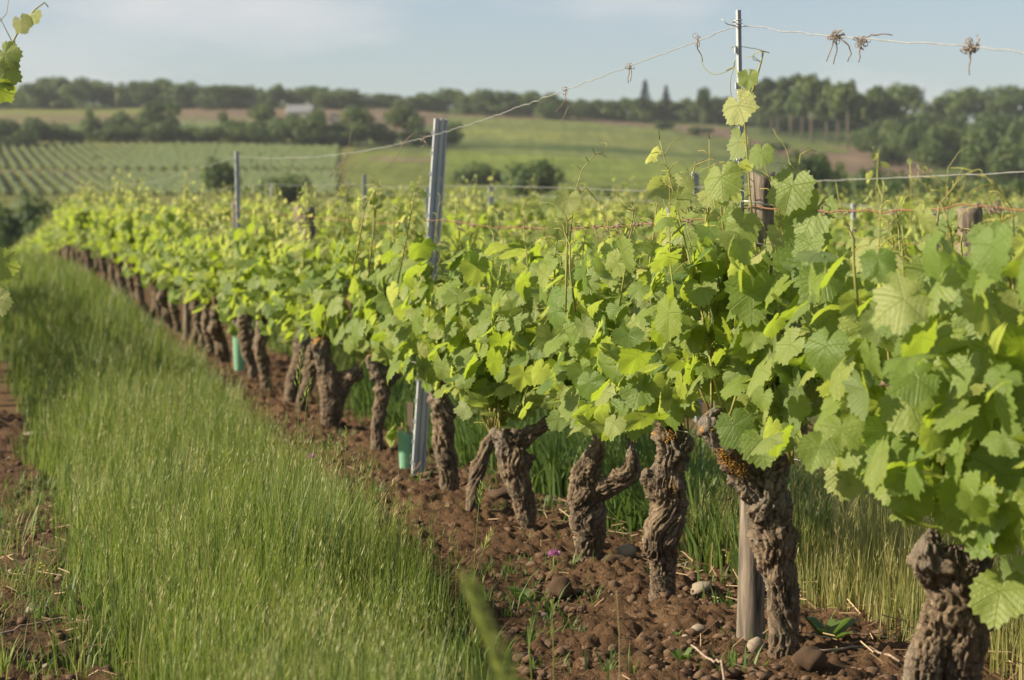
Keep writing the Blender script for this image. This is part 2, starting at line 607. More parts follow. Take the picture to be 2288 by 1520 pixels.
def terrain_material():
    m, ns, ls, b = mat('terrain')
    a = nd(ns, 'ShaderNodeAttribute', attribute_name='ground_col')
    tcn = ns.new('ShaderNodeTexCoord')
    n1 = nd(ns, 'ShaderNodeTexNoise', Scale=0.05, Detail=5.0, Roughness=0.6)
    n2 = nd(ns, 'ShaderNodeTexNoise', Scale=0.6, Detail=6.0, Roughness=0.7)
    for n in (n1, n2): ls.new(tcn.outputs['Object'], n.inputs['Vector'])
    r1 = ramp(ns, [(0.3, (0.72, 0.76, 0.74)), (0.7, (1.22, 1.2, 1.12))])
    ls.new(n1.outputs['Fac'], r1.inputs[0])
    r2 = ramp(ns, [(0.3, (0.62, 0.66, 0.62)), (0.7, (1.3, 1.26, 1.2))])
    ls.new(n2.outputs['Fac'], r2.inputs[0])
    c = mixc(ns, ls, 1.0, a.outputs['Color'], r1.outputs['Color'], 'MULTIPLY')
    c = mixc(ns, ls, 0.8, c, r2.outputs['Color'], 'MULTIPLY')
    mp2 = nd(ns, 'ShaderNodeMapping')
    mp2.inputs['Rotation'].default_value = (0, 0, math.atan(ROW))
    mp2.inputs['Scale'].default_value = (0.42, 0.02, 0.02)
    ls.new(tcn.outputs['Object'], mp2.inputs['Vector'])
    n4 = nd(ns, 'ShaderNodeTexNoise', Scale=1.0, Detail=3.0, Roughness=0.6)
    ls.new(mp2.outputs[0], n4.inputs['Vector'])
    r4 = ramp(ns, [(0.35, (0.72, 0.74, 0.70)), (0.65, (1.2, 1.18, 1.15))])
    ls.new(n4.outputs['Fac'], r4.inputs[0])
    c = mixc(ns, ls, 0.7, c, r4.outputs['Color'], 'MULTIPLY')
    ls.new(c, b.inputs['Base Color'])
    b.inputs['Roughness'].default_value = 0.95
    b.inputs['Specular IOR Level'].default_value = 0.05
    return m


M_TERRAIN = terrain_material()


# ------------------------------------------------------------------ ground
def in_poly(px, py, poly):
    inside = np.zeros(len(px), bool)
    n = len(poly)
    for i in range(n):
        x1, y1 = poly[i]
        x2, y2 = poly[(i + 1) % n]
        c = ((y1 > py) != (y2 > py)) & (px < (x2 - x1) * (py - y1) / ((y2 - y1) or 1e-9) + x1)
        inside ^= c
    return inside


# fields of the far hillside, outlined where they lie (photo column, photo row of the ground)
FIELDS = [
    ([(-900, 345), (800, 345), (760, 455), (-900, 470)], (0.134, 0.139, 0.043)),
    ([(-900, 312), (780, 312), (800, 345), (-900, 345)], (0.146, 0.147, 0.047)),
    ([(-900, 383), (230, 383), (230, 387), (-900, 387)], (0.110, 0.085, 0.060)),
    ([(130, 387), (150, 387), (225, 440), (195, 440)], (0.140, 0.100, 0.070)),
    ([(300, 330), (420, 330), (560, 440), (480, 440)], (0.157, 0.183, 0.043)),
    ([(-900, 244), (420, 244), (400, 262), (-900, 275)], (0.157, 0.168, 0.056)),
    ([(-900, 262), (400, 256), (400, 275), (-900, 285)], (0.150, 0.130, 0.070)),
    ([(400, 240), (900, 242), (1010, 262), (1000, 275), (860, 300), (820, 285), (480, 262), (400, 258)], (0.155, 0.115, 0.085)),
    ([(400, 262), (600, 264), (580, 305), (390, 305)], (0.150, 0.130, 0.075)),
    ([(1010, 256), (1280, 262), (1480, 282), (1470, 288), (1270, 270), (1010, 262)], (0.170, 0.125, 0.095)),
    ([(1000, 263), (1270, 270), (1480, 290), (1640, 345), (1600, 372), (1000, 335)], (0.129, 0.153, 0.051)),
    ([(1000, 285), (1350, 300), (1500, 330), (1400, 330), (1000, 300)], (0.151, 0.171, 0.053)),
    ([(1000, 320), (1300, 326), (1650, 352), (1650, 360), (1300, 340), (1000, 328)], (0.067, 0.094, 0.029)),
    ([(1000, 338), (1640, 372), (1640, 440), (1000, 400)], (0.140, 0.179, 0.038)),
    ([(1000, 385), (1640, 410), (1640, 470), (1000, 470)], (0.123, 0.153, 0.038)),
    ([(800, 340), (1000, 340), (1000, 450), (780, 450)], (0.129, 0.153, 0.041)),
    ([(820, 350), (1000, 356), (1000, 366), (830, 362)], (0.150, 0.130, 0.075)),
    ([(1480, 280), (1600, 285), (1760, 325), (1905, 330), (2080, 372), (2060, 412), (1880, 385), (1700, 342), (1560, 306)], (0.150, 0.110, 0.082)),
    ([(1560, 300), (1640, 315), (1760, 350), (1700, 352), (1600, 322)], (0.101, 0.124, 0.038)),
    ([(1640, 300), (1760, 318), (1900, 336), (1880, 345), (1740, 330)], (0.118, 0.142, 0.043)),
    ([(1880, 400), (2400, 420), (2400, 450), (1900, 425)], (0.146, 0.147, 0.051)),
    ([(1700, 200), (2900, 200), (2900, 400), (2100, 360), (1900, 325), (1700, 300)], (0.056, 0.083, 0.025)),
    ([(-900, 200), (2900, 200), (2900, 262), (1500, 262), (1000, 245), (-900, 240)], (0.056, 0.083, 0.025)),
]


def build_terrain():
    az = np.concatenate([np.linspace(-180, -20, 60)[:-1], np.linspace(-20, 20, 620), np.linspace(20, 180, 60)[1:]])
    az = np.radians(az)
    rr = np.concatenate([[0.0], np.geomspace(0.5, 200, 170), np.linspace(200, 1000, 260)[1:], np.geomspace(1000, 1400, 10)[1:]])
    A, Rr = np.meshgrid(az, rr)
    X, Y = (Rr * np.sin(A)).ravel(), (Rr * np.cos(A)).ravel()
    z = height(X, Y)
    r = np.hypot(X, Y)
    z = z + np.clip((r - 60) / 200, 0, 1) * 0.35 * fbm(np.stack([X / 40, Y / 40, X * 0], 1), 3)
    Ye = Rr.ravel() * np.cos(np.clip(A.ravel(), -R(19), R(19)))
    ximg = 1144 + F * np.tan(np.clip(A.ravel(), -R(19.9), R(19.9)))
    yimg = 550 - (height(X, Y) - CAM_H) * F / np.maximum(Ye, 1)
    col = np.empty((len(X), 4), np.float32)
    col[:] = (0.100, 0.122, 0.046, 1)
    jx = ximg + 10 * fbm(np.stack([X / 25, Y / 25, X * 0 + 3], 1), 3)
    jy = yimg + 2.0 * fbm(np.stack([X / 18, Y / 18, X * 0 + 8], 1), 3)
    far = Ye > 230
    for poly, c in FIELDS:
        k = in_poly(jx, jy, poly) & far
        col[k, :3] = c
    # the vineyard: bare soil under each row, grass between
    d = np.abs(((X - ROW * Y) - D0 + PITCH_ROW / 2) % PITCH_ROW - PITCH_ROW / 2)
    jit = 0.10 * fbm(np.stack([X * 3, Y * 1.2, X * 0], 1), 3)
    near = Ye < 110
    soil = near & (d < 0.66 + jit)
    grass = near & ~soil
    col[soil, :3] = (0.120, 0.075, 0.045)
    col[grass, :3] = (0.075, 0.090, 0.032)
    nA, nR = len(az), len(rr)
    i = np.arange(nR - 1)[:, None] * nA + np.arange(nA - 1)[None, :]
    i = i.ravel()
    f = np.stack([i, i + nA, i + nA + 1, i + 1], 1)
    me = mesh_np('ground', np.stack([X, Y, z], 1), [f], M_TERRAIN, True, {'ground_col': ('FLOAT_COLOR', col)})
    tag(link('ground', me), kind='structure')


build_terrain()


def soil_bed(name, d0, d1, y0, y1, step):
    """hoed soil under a vine row: clods and hollows, edges dipping under the grass"""
    dd = np.arange(d0, d1, step)
    yy = np.geomspace(y0, y1, int((y1 - y0) / (step * 1.9)))
    Dg, Yg = np.meshgrid(dd, yy)
    D, Y = Dg.ravel(), Yg.ravel()
    X = D + ROW * Y
    p = np.stack([X, Y, X * 0], 1)
    edge = np.minimum(np.clip((D - d0) / 0.12, 0, 1), np.clip((d1 - D) / 0.12, 0, 1))
    mound = 0.025 * np.exp(-((D - (d0 + d1) / 2) / 0.35) ** 2)
    n1 = fbm(p * 2.3, 3)
    n2 = fbm(p * 9 + 5, 3)
    n3 = fbm(p * 24 + 9, 3)
    clod = np.clip(n2 + 0.15, 0, 1) ** 1.3
    z = height(X, Y) + (0.012 + mound + 0.045 * n1 + 0.042 * clod + 0.040 * n3 + 0.030 * np.abs(fbm(p * 33, 3)) * (0.5 + 2.0 * np.clip(n1, 0, 1))) * edge - 0.03 * (1 - edge)
    n, m_ = len(dd), len(yy)
    i = (np.arange(m_ - 1)[:, None] * n + np.arange(n - 1)[None, :]).ravel()
    f = np.stack([i, i + 1, i + n + 1, i + n], 1)
    me = mesh_np(name, np.stack([X, Y, z], 1), [f], M_SOIL, True)
    tag(link(name, me), kind='structure')
    return dict(d0=d0, d1=d1)


soil_bed('soil_bed', 1.42, 3.0, 4.6, 19, 0.0125)
soil_bed('soil_bed', -0.9, 0.52, 5.0, 14, 0.022)


# soil height for things that stand on the bed (rough: bed's mean surface)
def soil_z(X, Y):
    D = X - ROW * Y
    c = 2.21
    return gz(X, Y) + 0.018 + 0.025 * math.exp(-((D - c) / 0.35) ** 2)


# ------------------------------------------------------------------ grass
def blades(P, H, Wd, lean, azim, rnd, seg=3, curl=1.0):
    """P (n,3) roots; returns verts, faces, rnd attribute. Bent tapering blades"""
    n = len(P)
    t = np.linspace(0, 1, seg + 1)
    dirx, diry = np.cos(azim), np.sin(azim)
    wx, wy = -diry, dirx
    V = np.empty((n, seg * 2 + 1, 3), np.float32)
    for k in range(seg):
        w = Wd * (1 - 0.55 * t[k] ** 1.5) * 0.5
        off = lean * H * t[k] ** (1 + curl)
        zz = H * (t[k] - 0.25 * lean ** 2 * t[k] ** 2)
        for s, sg in ((0, -1), (1, 1)):
            V[:, 2 * k + s, 0] = P[:, 0] + dirx * off + sg * wx * w
            V[:, 2 * k + s, 1] = P[:, 1] + diry * off + sg * wy * w
            V[:, 2 * k + s, 2] = P[:, 2] + zz
    off = lean * H
    V[:, -1, 0] = P[:, 0] + dirx * off
    V[:, -1, 1] = P[:, 1] + diry * off
    V[:, -1, 2] = P[:, 2] + H * (1 - 0.25 * lean ** 2)
    base = (np.arange(n) * (seg * 2 + 1))[:, None]
    quads = [base + np.array([[2 * k, 2 * k + 1, 2 * k + 3, 2 * k + 2]]) for k in range(seg - 1)]
    tri = base + np.array([[2 * seg - 2, 2 * seg - 1, 2 * seg]])
    Q = np.concatenate(quads) if quads else np.empty((0, 4), int)
    return V.reshape(-1, 3), Q, tri, np.repeat(rnd, seg * 2 + 1)


class Soup:
    def __init__(s):
        s.v, s.q, s.t, s.r, s.n = [], [], [], [], 0

    def add(s, V, Q, T, r_):
        s.v.append(V); s.r.append(r_)
        if len(Q): s.q.append(Q + s.n)
        if len(T): s.t.append(T + s.n)
        s.n += len(V)

    def mesh(s, name, m, smooth=True):
        fs = []
        if s.q: fs.append(np.concatenate(s.q))
        if s.t: fs.append(np.concatenate(s.t))
        return mesh_np(name, np.concatenate(s.v), fs, m, smooth, {'rnd': ('FLOAT', np.concatenate(s.r))})


def spikelets(soup, tips, dirs, n_each, size, rnd):
    """seed heads: small diamond husks round the top of each stem"""
    n = len(tips)
    for k in range(n_each):
        t = k / n_each
        c = tips - dirs * (size * 3.2 * t)[:, None]
        a = nr.uniform(0, 2 * pi, n)
        out = np.stack([np.cos(a), np.sin(a), nr.uniform(1.1, 3.2, n)], 1)
        out /= np.linalg.norm(out, axis=1)[:, None]
        side = np.stack([-np.sin(a), np.cos(a), np.zeros(n)], 1)
        L = (size * (0.55 + 0.5 * t))[:, None]
        st = c + out * L * 0.35
        V = np.stack([st, st + out * L * 0.5 + side * L * 0.075, st + out * L * 1.15, st + out * L * 0.5 - side * L * 0.075], 1).reshape(-1, 3)
        Q = (np.arange(n) * 4)[:, None] + np.array([[0, 1, 2, 3]])
        soup.add(V, Q, [], np.repeat(rnd, 4))


def grass_strip(name, d0, d1, y0, y1, dens, hgt, m, label_rnd=(0, 1), edge=0.1, head_share=0.10, heads_to=16, edge_y=None, edge_d=None):
    soup = Soup()
    y = y0
    while y < y1:
        dy = max(0.5, y * 0.12)
        lod = max(1.0, y / 7.0)
        nb = int(dens * (d1 - d0) * dy / lod ** 1.55)
        Y = nr.uniform(y, y + dy, nb)
        dr = np.interp(Y, edge_y, edge_d) if edge_y else np.full(nb, d1)
        D = d0 + (dr - d0) * nr.uniform(0, 1, nb)
        D += edge * fbm(np.stack([D * 0 + 4.2, Y * 1.4, D * 0], 1), 3) * 1.6 + nr.normal(0, edge * 0.5, nb)
        X = D + ROW * Y
        p3 = np.stack([X * 1.6, Y * 1.1, X * 0 + d0 * 7], 1)
        patch = fbm(p3, 3)
        hpatch = fbm(p3 * 0.7 + 31, 2)
        H = hgt * (0.75 + 0.55 * hpatch) * nr.uniform(0.30, 1.0, nb) ** 0.8
        edg = np.minimum(D - d0, dr - D)
        H *= np.clip(0.62 + edg / 0.35 * 0.4, 0.45, 1.05)
        Wd = nr.uniform(0.0022, 0.0060, nb) * lod ** 0.8
        lean = np.abs(nr.normal(0.13, 0.15, nb))
        azim = nr.uniform(0, 2 * pi, nb)
        cl_ = fbm(p3 * 2.6 + 77, 2)
        H *= np.clip(1 + .55 * cl_, .55, 1.35)
        lean = lean + np.clip(cl_, 0, 1) * .2
        azim = np.where(nr.uniform(0, 1, nb) < .35, 6 * fbm(p3 * .9 + 50, 2), azim)
        r_ = np.clip(nr.normal(0.36, 0.24, nb) + 0.30 * patch, label_rnd[0], label_rnd[1])
        dry = nr.uniform(0, 1, nb) < 0.06
        r_[dry] = nr.uniform(0.86, 1, dry.sum())
        P = np.stack([X, Y, height(X, Y) - 0.005], 1)
        soup.add(*blades(P, H, Wd, lean, azim, r_))
        # flowering stems with seed heads
        if y < heads_to:
            k = nr.uniform(0, 1, nb) < head_share / max(1, lod * 0.8)
            nk = int(k.sum())
            if nk:
                H2 = hgt * nr.uniform(0.7, 1.2, nk) * (0.8 + 0.4 * hpatch[k]) * np.clip(0.7 + edg[k] / 0.35 * 0.3, 0.6, 1)
                ln = np.abs(nr.normal(0.12, 0.12, nk))
                az2 = azim[k]
                rr = np.clip(nr.normal(0.68, 0.13, nk), 0, 1)
                soup.add(*blades(P[k], H2, np.full(nk, 0.0022 * lod ** 0.6), ln, az2, rr, 3, 1.2))
                tips = P[k] + np.stack([np.cos(az2) * ln * H2, np.sin(az2) * ln * H2, H2 * (1 - 0.25 * ln ** 2)], 1)
                dirs = np.stack([np.cos(az2) * ln * 2, np.sin(az2) * ln * 2, np.ones(nk)], 1)
                dirs /= np.linalg.norm(dirs, axis=1)[:, None]
                spikelets(soup, tips + dirs * 0.01, dirs, 7, nr.uniform(0.015, 0.028, nk) * lod ** 0.3, np.clip(rr + 0.04, 0, 1))
        y += dy
    tag(link(name, soup.mesh(name, m)), kind='stuff')


grass_strip('grass_strip', 0.44, 1.52, 2.9, 70, 4300, 0.50, M_GRASS, head_share=0.075, edge_y=[3.5, 4.6, 5.6, 6.6, 10, 14, 26], edge_d=[0.85, 1.0, 1.28, 1.46, 1.54, 1.82, 2.02])
grass_strip('tall_dry_grass', 2.66, 4.05, 5.2, 7.9, 3600, 0.46, M_STRAWGRASS, edge=0.07, head_share=0.08)
grass_strip('grass_strip', 2.85, 4.10, 7.7, 40, 2300, 0.34, M_GRASS, edge=0.08, head_share=0.05)


def scattered_tufts(name, m, spots, n, hgt, width=0.004, r=(0, 1), spread=0.09):
    soup = Soup()
    for (D, Y, k) in spots:
        nb = int(n * k)
        rad = np.abs(nr.normal(0, spread * k, nb))
        a = nr.uniform(0, 2 * pi, nb)
        X = D + ROW * Y + rad * np.cos(a)
        Yv = Y + rad * np.sin(a)
        P = np.stack([X, Yv, height(X, Yv) + 0.015], 1)
        soup.add(*blades(P, hgt * k * nr.uniform(0.4, 1.1, nb), nr.uniform(0.7, 1.4, nb) * width, np.abs(nr.normal(0.45, 0.3, nb)), a + nr.normal(0, 0.7, nb), nr.uniform(r[0], r[1], nb)))
    tag(link(name, soup.mesh(name, m)), kind='stuff')


# weeds behind and under the vines, tufts on the bare soil
weed_spots = [(2.75 + rng.uniform(-.1, .5), Y + rng.uniform(-.2, .2), rng.uniform(.8, 1.5)) for Y in np.arange(7.4, 15, 0.14)]
scattered_tufts('weeds', M_WEED, weed_spots, 120, 0.26, 0.011, (0, 1), 0.11)
tuft_spots = [(rng.uniform(1.5, 2.6), rng.uniform(5.6, 13), rng.uniform(.25, .75)) for _ in range(140)]
tuft_spots += [(rng.uniform(-.2, .45), rng.uniform(5.6, 10), rng.uniform(.3, .9)) for _ in range(60)]
tuft_spots += [(rng.uniform(.45, 1.45), rng.uniform(5.5, 16), rng.uniform(.7, 1.8)) for _ in range(70)]
scattered_tufts('weed_tufts', M_WEED, tuft_spots, 30, 0.13, 0.007)
tuft_spots = [(rng.uniform(-.3, .5), rng.uniform(5.4, 9.5), rng.uniform(.3, 1.0)) for _ in range(70)]
scattered_tufts('grass_tufts', M_GRASS, tuft_spots, 40, 0.20, 0.0035)


def straw_litter(name, d0, d1, y0, y1, n):
    soup = Soup()
    D = nr.uniform(d0, d1, n); Y = nr.uniform(y0, y1, n)
    X = D + ROW * Y
    a = nr.uniform(0, 2 * pi, n)
    L = nr.uniform(0.02, 0.10, n)
    w = nr.uniform(0.0004, 0.0010, n)
    z0 = height(X, Y) + 0.03 + nr.uniform(0.0, 0.06, n)
    z1 = z0 + nr.normal(0, 0.02, n)
    dx, dy = np.cos(a), np.sin(a)
    V = np.stack([
        np.stack([X - dy * w, Y + dx * w, z0], 1), np.stack([X + dy * w, Y - dx * w, z0 + 0.003], 1),
        np.stack([X + dx * L + dy * w, Y + dy * L - dx * w, z1 + 0.003], 1), np.stack([X + dx * L - dy * w, Y + dy * L + dx * w, z1], 1)], 1).reshape(-1, 3)
    Q = (np.arange(n) * 4)[:, None] + np.array([[0, 1, 2, 3]])
    soup.add(V, Q, [], np.repeat(nr.uniform(0, 1, n), 4))
    tag(link(name, soup.mesh(name, M_STRAW)), kind='stuff')


straw_litter('straw_litter', 2.35, 3.0, 5.2, 9, 700)
straw_litter('straw_litter', -0.3, 0.5, 5.3, 9, 420)
straw_litter('straw_litter', 1.5, 2.4, 5.4, 11, 90)


def stone_mesh(name, m, seed, sub=2, rough=0.25, flat=0.7):
    import bmesh
    bm = bmesh.new()
    bmesh.ops.create_icosphere(bm, subdivisions=sub, radius=1)
    co = np.array([v.co[:] for v in bm.verts])
    n = fbm(co * 1.1 + seed * 3.1, 3)
    for v, k in zip(bm.verts, n):
        v.co *= 1 + rough * k
        v.co.z *= flat
    me = bpy.data.meshes.new(name)
    bm.to_mesh(me); bm.free()
    me.materials.append(m)
    me.polygons.foreach_set('use_smooth', [True] * len(me.polygons))
    return me


def scatter_small(name, m, n, d0, d1, y0, y1, s0, s1, rough=0.5):
    """pebbles and crumbs of soil, joined"""
    import bmesh
    bm = bmesh.new()
    bmesh.ops.create_icosphere(bm, subdivisions=1, radius=1)
    co = np.array([v.co[:] for v in bm.verts]); fc = np.array([[v.index for v in f.verts] for f in bm.faces])
    bm.free()
    Y = y0 + (y1 - y0) * nr.uniform(0, 1, n) ** 1.5
    D = nr.uniform(d0, d1, n)
    X = D + ROW * Y
    sz = s0 + (s1 - s0) * nr.uniform(0, 1, n) ** 4
    z = np.array([soil_z(a, b) for a, b in zip(X, Y)]) if d0 > 1 else height(X, Y) + 0.03
    V = co[None] * (1 + rough * nr.normal(0, 0.35, (n, len(co), 1)))
    V = V * (sz[:, None, None]) * np.stack([nr.uniform(.8, 1.3, n), nr.uniform(.8, 1.2, n), nr.uniform(.5, .9, n)], 1)[:, None, :]
    V = V + np.stack([X, Y, z + sz * 0.25], 1)[:, None, :]
    Fc = (np.arange(n) * len(co))[:, None, None] + fc[None]
    me = mesh_np(name, V.reshape(-1, 3), [Fc.reshape(-1, 3)], m, True)
    tag(link(name, me), kind='stuff')


scatter_small('pebbles', M_STONE, 260, 1.5, 2.75, 5.3, 16, 0.002, 0.012, 0.3)
scatter_small('soil_crumbs', M_CLOD, 5200, 1.48, 2.8, 5.2, 14, 0.002, 0.022, 0.9)
scatter_small('soil_crumbs', M_CLOD, 1600, -0.5, 0.42, 5.2, 12, 0.003, 0.022, 0.45)
scatter_small('pebbles', M_STONE, 90, -0.5, 0.45, 5.2, 12, 0.003, 0.016, 0.2)


def stone(x, y, wpx, hpx, label, m=M_STONE, rough=0.42, seed=0, name='stone', cat='stone', rot=None):
    """x, y: photo pixel of the middle of the stone's foot"""
    d = ray(x, y)
    t = 2.0
    while CAM_H + d.z * t > soil_z(d.x * t, d.y * t) and t < 40: t += 0.01
    p = Vector((d.x * t, d.y * t, CAM_H + d.z * t))
    o = link(name, stone_mesh(name, m, seed, 3 if m is M_CLOD else 2, rough, 1.0), loc=p + Vector((0, 0, hpx / F * p.y * 0.26)))
    o.scale = (wpx / F * p.y / 2, wpx / F * p.y / 2 * 0.85, hpx / F * p.y / 2 * 1.1)
    o.rotation_euler = rot or (0, 0, seed)
    tag(o, label, cat)


stone(1400, 1246, 56, 40, 'rounded beige fieldstone on the soil between two gnarled trunks', seed=1)
stone(1566, 1322, 50, 26, 'flat tilted whitish stone on soil left of the wooden stake', seed=2, rough=0.5, rot=(0, -0.3, .4))
stone(1560, 1412, 36, 22, 'smooth white stone lying near the foot of the twisted trunk', seed=3)
stone(1690, 1452, 46, 36, 'angular grey-brown stone wedged against the foot of the wooden stake', seed=4, rough=0.6)
stone(155, 1330, 28, 34, 'egg shaped pale stone standing at the edge of the grass strip', seed=5, rough=0.08)
stone(78, 1370, 44, 24, 'sandy brown stone among straw beside the egg shaped stone', seed=6)
stone(72, 975, 46, 14, 'pale flat stone half hidden on dark soil beside the grass', seed=7)
stone(66, 1176, 20, 12, 'small pale pebble on dark soil above the egg shaped stone', seed=8)
stone(1216, 1378, 22, 12, 'small white pebble on dark soil left of two trunks', seed=9, rough=.1)
stone(1812, 1496, 80, 66, 'large crumbly soil clod right of the gnarled trunk beside the stake', M_CLOD, 0.55, 10, 'soil_clod', 'clod')
stone(1250, 1330, 70, 50, 'reddish soil clod left of the forked trunk foot', M_CLOD, 0.55, 11, 'soil_clod', 'clod')
stone(1372, 1262, 60, 30, 'low soil clod in front of the rounded beige stone', M_CLOD, 0.55, 12, 'soil_clod', 'clod')
stone(1120, 1120, 70, 40, 'soil clod behind the leaning smooth trunk', M_CLOD, 0.55, 13, 'soil_clod', 'clod')


# ------------------------------------------------------------------ vine leaves
def leaf_outline(seed, npt):
    r_ = random.Random(seed)
    key = [(0, 1.0), (26, .80), (50, .92), (78, .73), (104, .80), (128, .66), (150, .66), (168, .46), (180, .10)]
    out = []
    lob = [r_.uniform(-.05, .07) for _ in key]
    dep = r_.uniform(0.7, 1.15)
    pts = []
    for i in range(npt):
        a = -178 + 356 * i / (npt - 1)
        aa = abs(a)
        for k in range(len(key) - 1):
            if key[k][0] <= aa <= key[k + 1][0]:
                t = (aa - key[k][0]) / (key[k + 1][0] - key[k][0])
                t = t * t * (3 - 2 * t)
                r1 = key[k][1] + lob[k] * (1 if a > 0 else .6)
                r2 = key[k + 1][1] + lob[k + 1] * (1 if a > 0 else .6)
                rr = r1 + (r2 - r1) * t
                break
        rr = 0.8 + (rr - 0.8) * dep if aa < 150 else rr
        if aa < 160:
            rr *= 1 + (0.065 if i % 2 else -0.06) * (1 + .5 * math.sin(i * 1.7 + seed))
        pts.append((rr * sin(R(a)), rr * cos(R(a))))
    return pts


def leaf_geom(seed, npt=45, rings=2):
    r_ = random.Random(seed * 17 + 3)
    o = leaf_outline(seed, npt)
    cup = r_.uniform(-.45, .35)
    fold = r_.uniform(0.0, 0.36)
    droop = r_.uniform(.05, .55)
    ba, bk = r_.uniform(0, pi), r_.uniform(-.75, .45)
    ba2, bk2 = r_.uniform(0, pi), r_.uniform(-.5, .5)
    wav = r_.uniform(.015, .05)
    ph = r_.uniform(0, 6)
    v = [(0, 0, 0)]
    for k in range(1, rings + 1):
        s = k / rings
        s = s ** 0.9
        for (x, y) in o:
            v.append((x * s, y * s, 0))
    V = np.array(v)
    x, y = V[:, 0], V[:, 1]
    rr = np.hypot(x, y)
    th = np.arctan2(x, y)
    z = cup * rr ** 2 * 0.35 + fold * np.abs(x) * 0.55 - droop * np.clip(y, 0, 2) ** 2 * .55 - droop * .35 * x ** 2
    z = z + bk * (x * cos(ba) + (y - .2) * sin(ba)) ** 2 * .55 + bk2 * (x * cos(ba2) + y * sin(ba2)) ** 3 * .5
    z = z + wav * rr * np.sin(5 * th + ph) + 0.35 * wav * rr ** 2 * np.sin(9 * th + ph * 2)
    P = np.stack([x * 0.97, y, z], 1)
    n = len(o)
    tri = [[0, 1 + i + 1, 1 + i] for i in range(n - 1)]
    quad = []
    for k in range(rings - 1):
        a = 1 + k * n
        quad += [[a + i, a + i + 1, a + n + i + 1, a + n + i] for i in range(n - 1)]
    return P, np.array(tri), np.array(quad).reshape(-1, 4), np.stack([x, y, 0 * x], 1)


LEAF_ME = []
for k in range(22):
    P, T, Q, co = leaf_geom(k, 45, 2)
    LEAF_ME.append(mesh_np('leaf', P, [T, Q], M_LEAF, True, {'leafco': ('FLOAT_VECTOR', co)}))
LEAF_LOW = [leaf_geom(k + 40, 17, 1) for k in range(6)]

SUNH = SUN_DIR.normalized()


def frame(nrm, mid):
    z = nrm.normalized()
    y = (mid - z * mid.dot(z))
    if y.length < 1e-4: y = z.orthogonal()
    y.normalize()
    x = y.cross(z)
    return x, y, z


def mat4(pos, fr, s):
    x, y, z = fr
    return Matrix(((x.x * s, y.x * s, z.x * s, pos.x), (x.y * s, y.y * s, z.y * s, pos.y), (x.z * s, y.z * s, z.z * s, pos.z), (0, 0, 0, 1)))


def rv(r_, s=1.0):
    return Vector((r_.gauss(0, 1), r_.gauss(0, 1), r_.gauss(0, 1))) * s


def plan_vine(r_, heads, hscale=1.0, n_shoot=10, n_fill=55, full=True, span=0.5):
    """shoots, leaves, clusters and tendrils of one vine, in coordinates about its foot"""
    shoots, leaves, clusters = [], [], []
    for k in range(n_shoot):
        h = Vector(heads[k % len(heads)])
        d = RV * r_.uniform(-span, span) * 1.2 + RN * r_.gauss(0, .30) + UP * 1.0
        d.normalize()
        L = r_.uniform(.40, .80) * hscale
        nseg = max(5, int(L / .046))
        p = h + RV * r_.uniform(-.10, .10)
        pts = [p.copy()]
        nodes = []
        flop = r_.uniform(-.5, .5)
        for i in range(nseg):
            t = i / nseg
            d = (d + UP * 0.10 + RN * flop * 0.05 * t + rv(r_, .05)).normalized()
            off = p.dot(RN)
            if abs(off) > .26: d = (d - RN * .15 * (1 if off > 0 else -1)).normalized()
            p = p + d * (L / nseg)
            pts.append(p.copy())
            nodes.append((p.copy(), d.copy(), t))
        lat = []
        side = 1
        a0 = r_.uniform(0, 2 * pi)
        for (q, dd, t) in nodes:
            side = -side
            a0 += pi + r_.gauss(0, .5)
            o1 = dd.orthogonal().normalized()
            o2 = dd.cross(o1)
            outd = (o1 * cos(a0) + o2 * sin(a0)) + RN * (-.35 if r_.random() < .6 else .35)
            outd.normalize()
            young = max(0.0, (t - .55) / .45)
            size = r_.uniform(.048, .082) * (1 - .62 * young) * min(1, .6 + t * 2)
            pl = r_.uniform(.05, .10) * (1 - .5 * young)
            pe = q + (outd * .9 + UP * .35).normalized() * pl
            lat.append((q, pe))
            leaves.append(make_leaf(r_, pe, outd, size, min(1, young * 1.15 + r_.uniform(-.05, .3))))
            if full and .1 < t < .4 and r_.random() < .30:
                clusters.append((q, (outd + UP * .1).normalized(), r_.uniform(.8, 1.25)))
        tend = []
        if r_.random() < .6:
            q, dd, t = nodes[-2]
            tp = [q.copy()]
            d2 = (dd + rv(r_, .4)).normalized()
            for j in range(7):
                d2 = (d2 + rv(r_, .22) + UP * .05).normalized()
                q = q + d2 * .022
                tp.append(q.copy())
            tend.append(tp)
        shoots.append((pts, lat, tend))
    for k in range(n_fill):
        s = r_.choice((-1, -1, 1))
        p = RV * r_.uniform(-span, span) * 1.05 + RN * s * abs(r_.gauss(.16, .10)) + UP * (r_.uniform(.56, 1.16) * (0.9 + .1 * hscale))
        leaves.append(make_leaf(r_, p, RN * s, r_.uniform(.040, .078), max(0, r_.gauss(.12, .2))))
    return shoots, leaves, clusters


def make_leaf(r_, pos, outd, size, age):
    o = Vector((outd.x, outd.y, 0))
    nrm = o * .50 + UP * .34 + SUNH * .12 + rv(r_, .50)
    mid = o * .40 - UP * .95 + rv(r_, .40)
    return (pos, frame(nrm, mid), size, max(0.0, min(1.0, age)), r_.random())


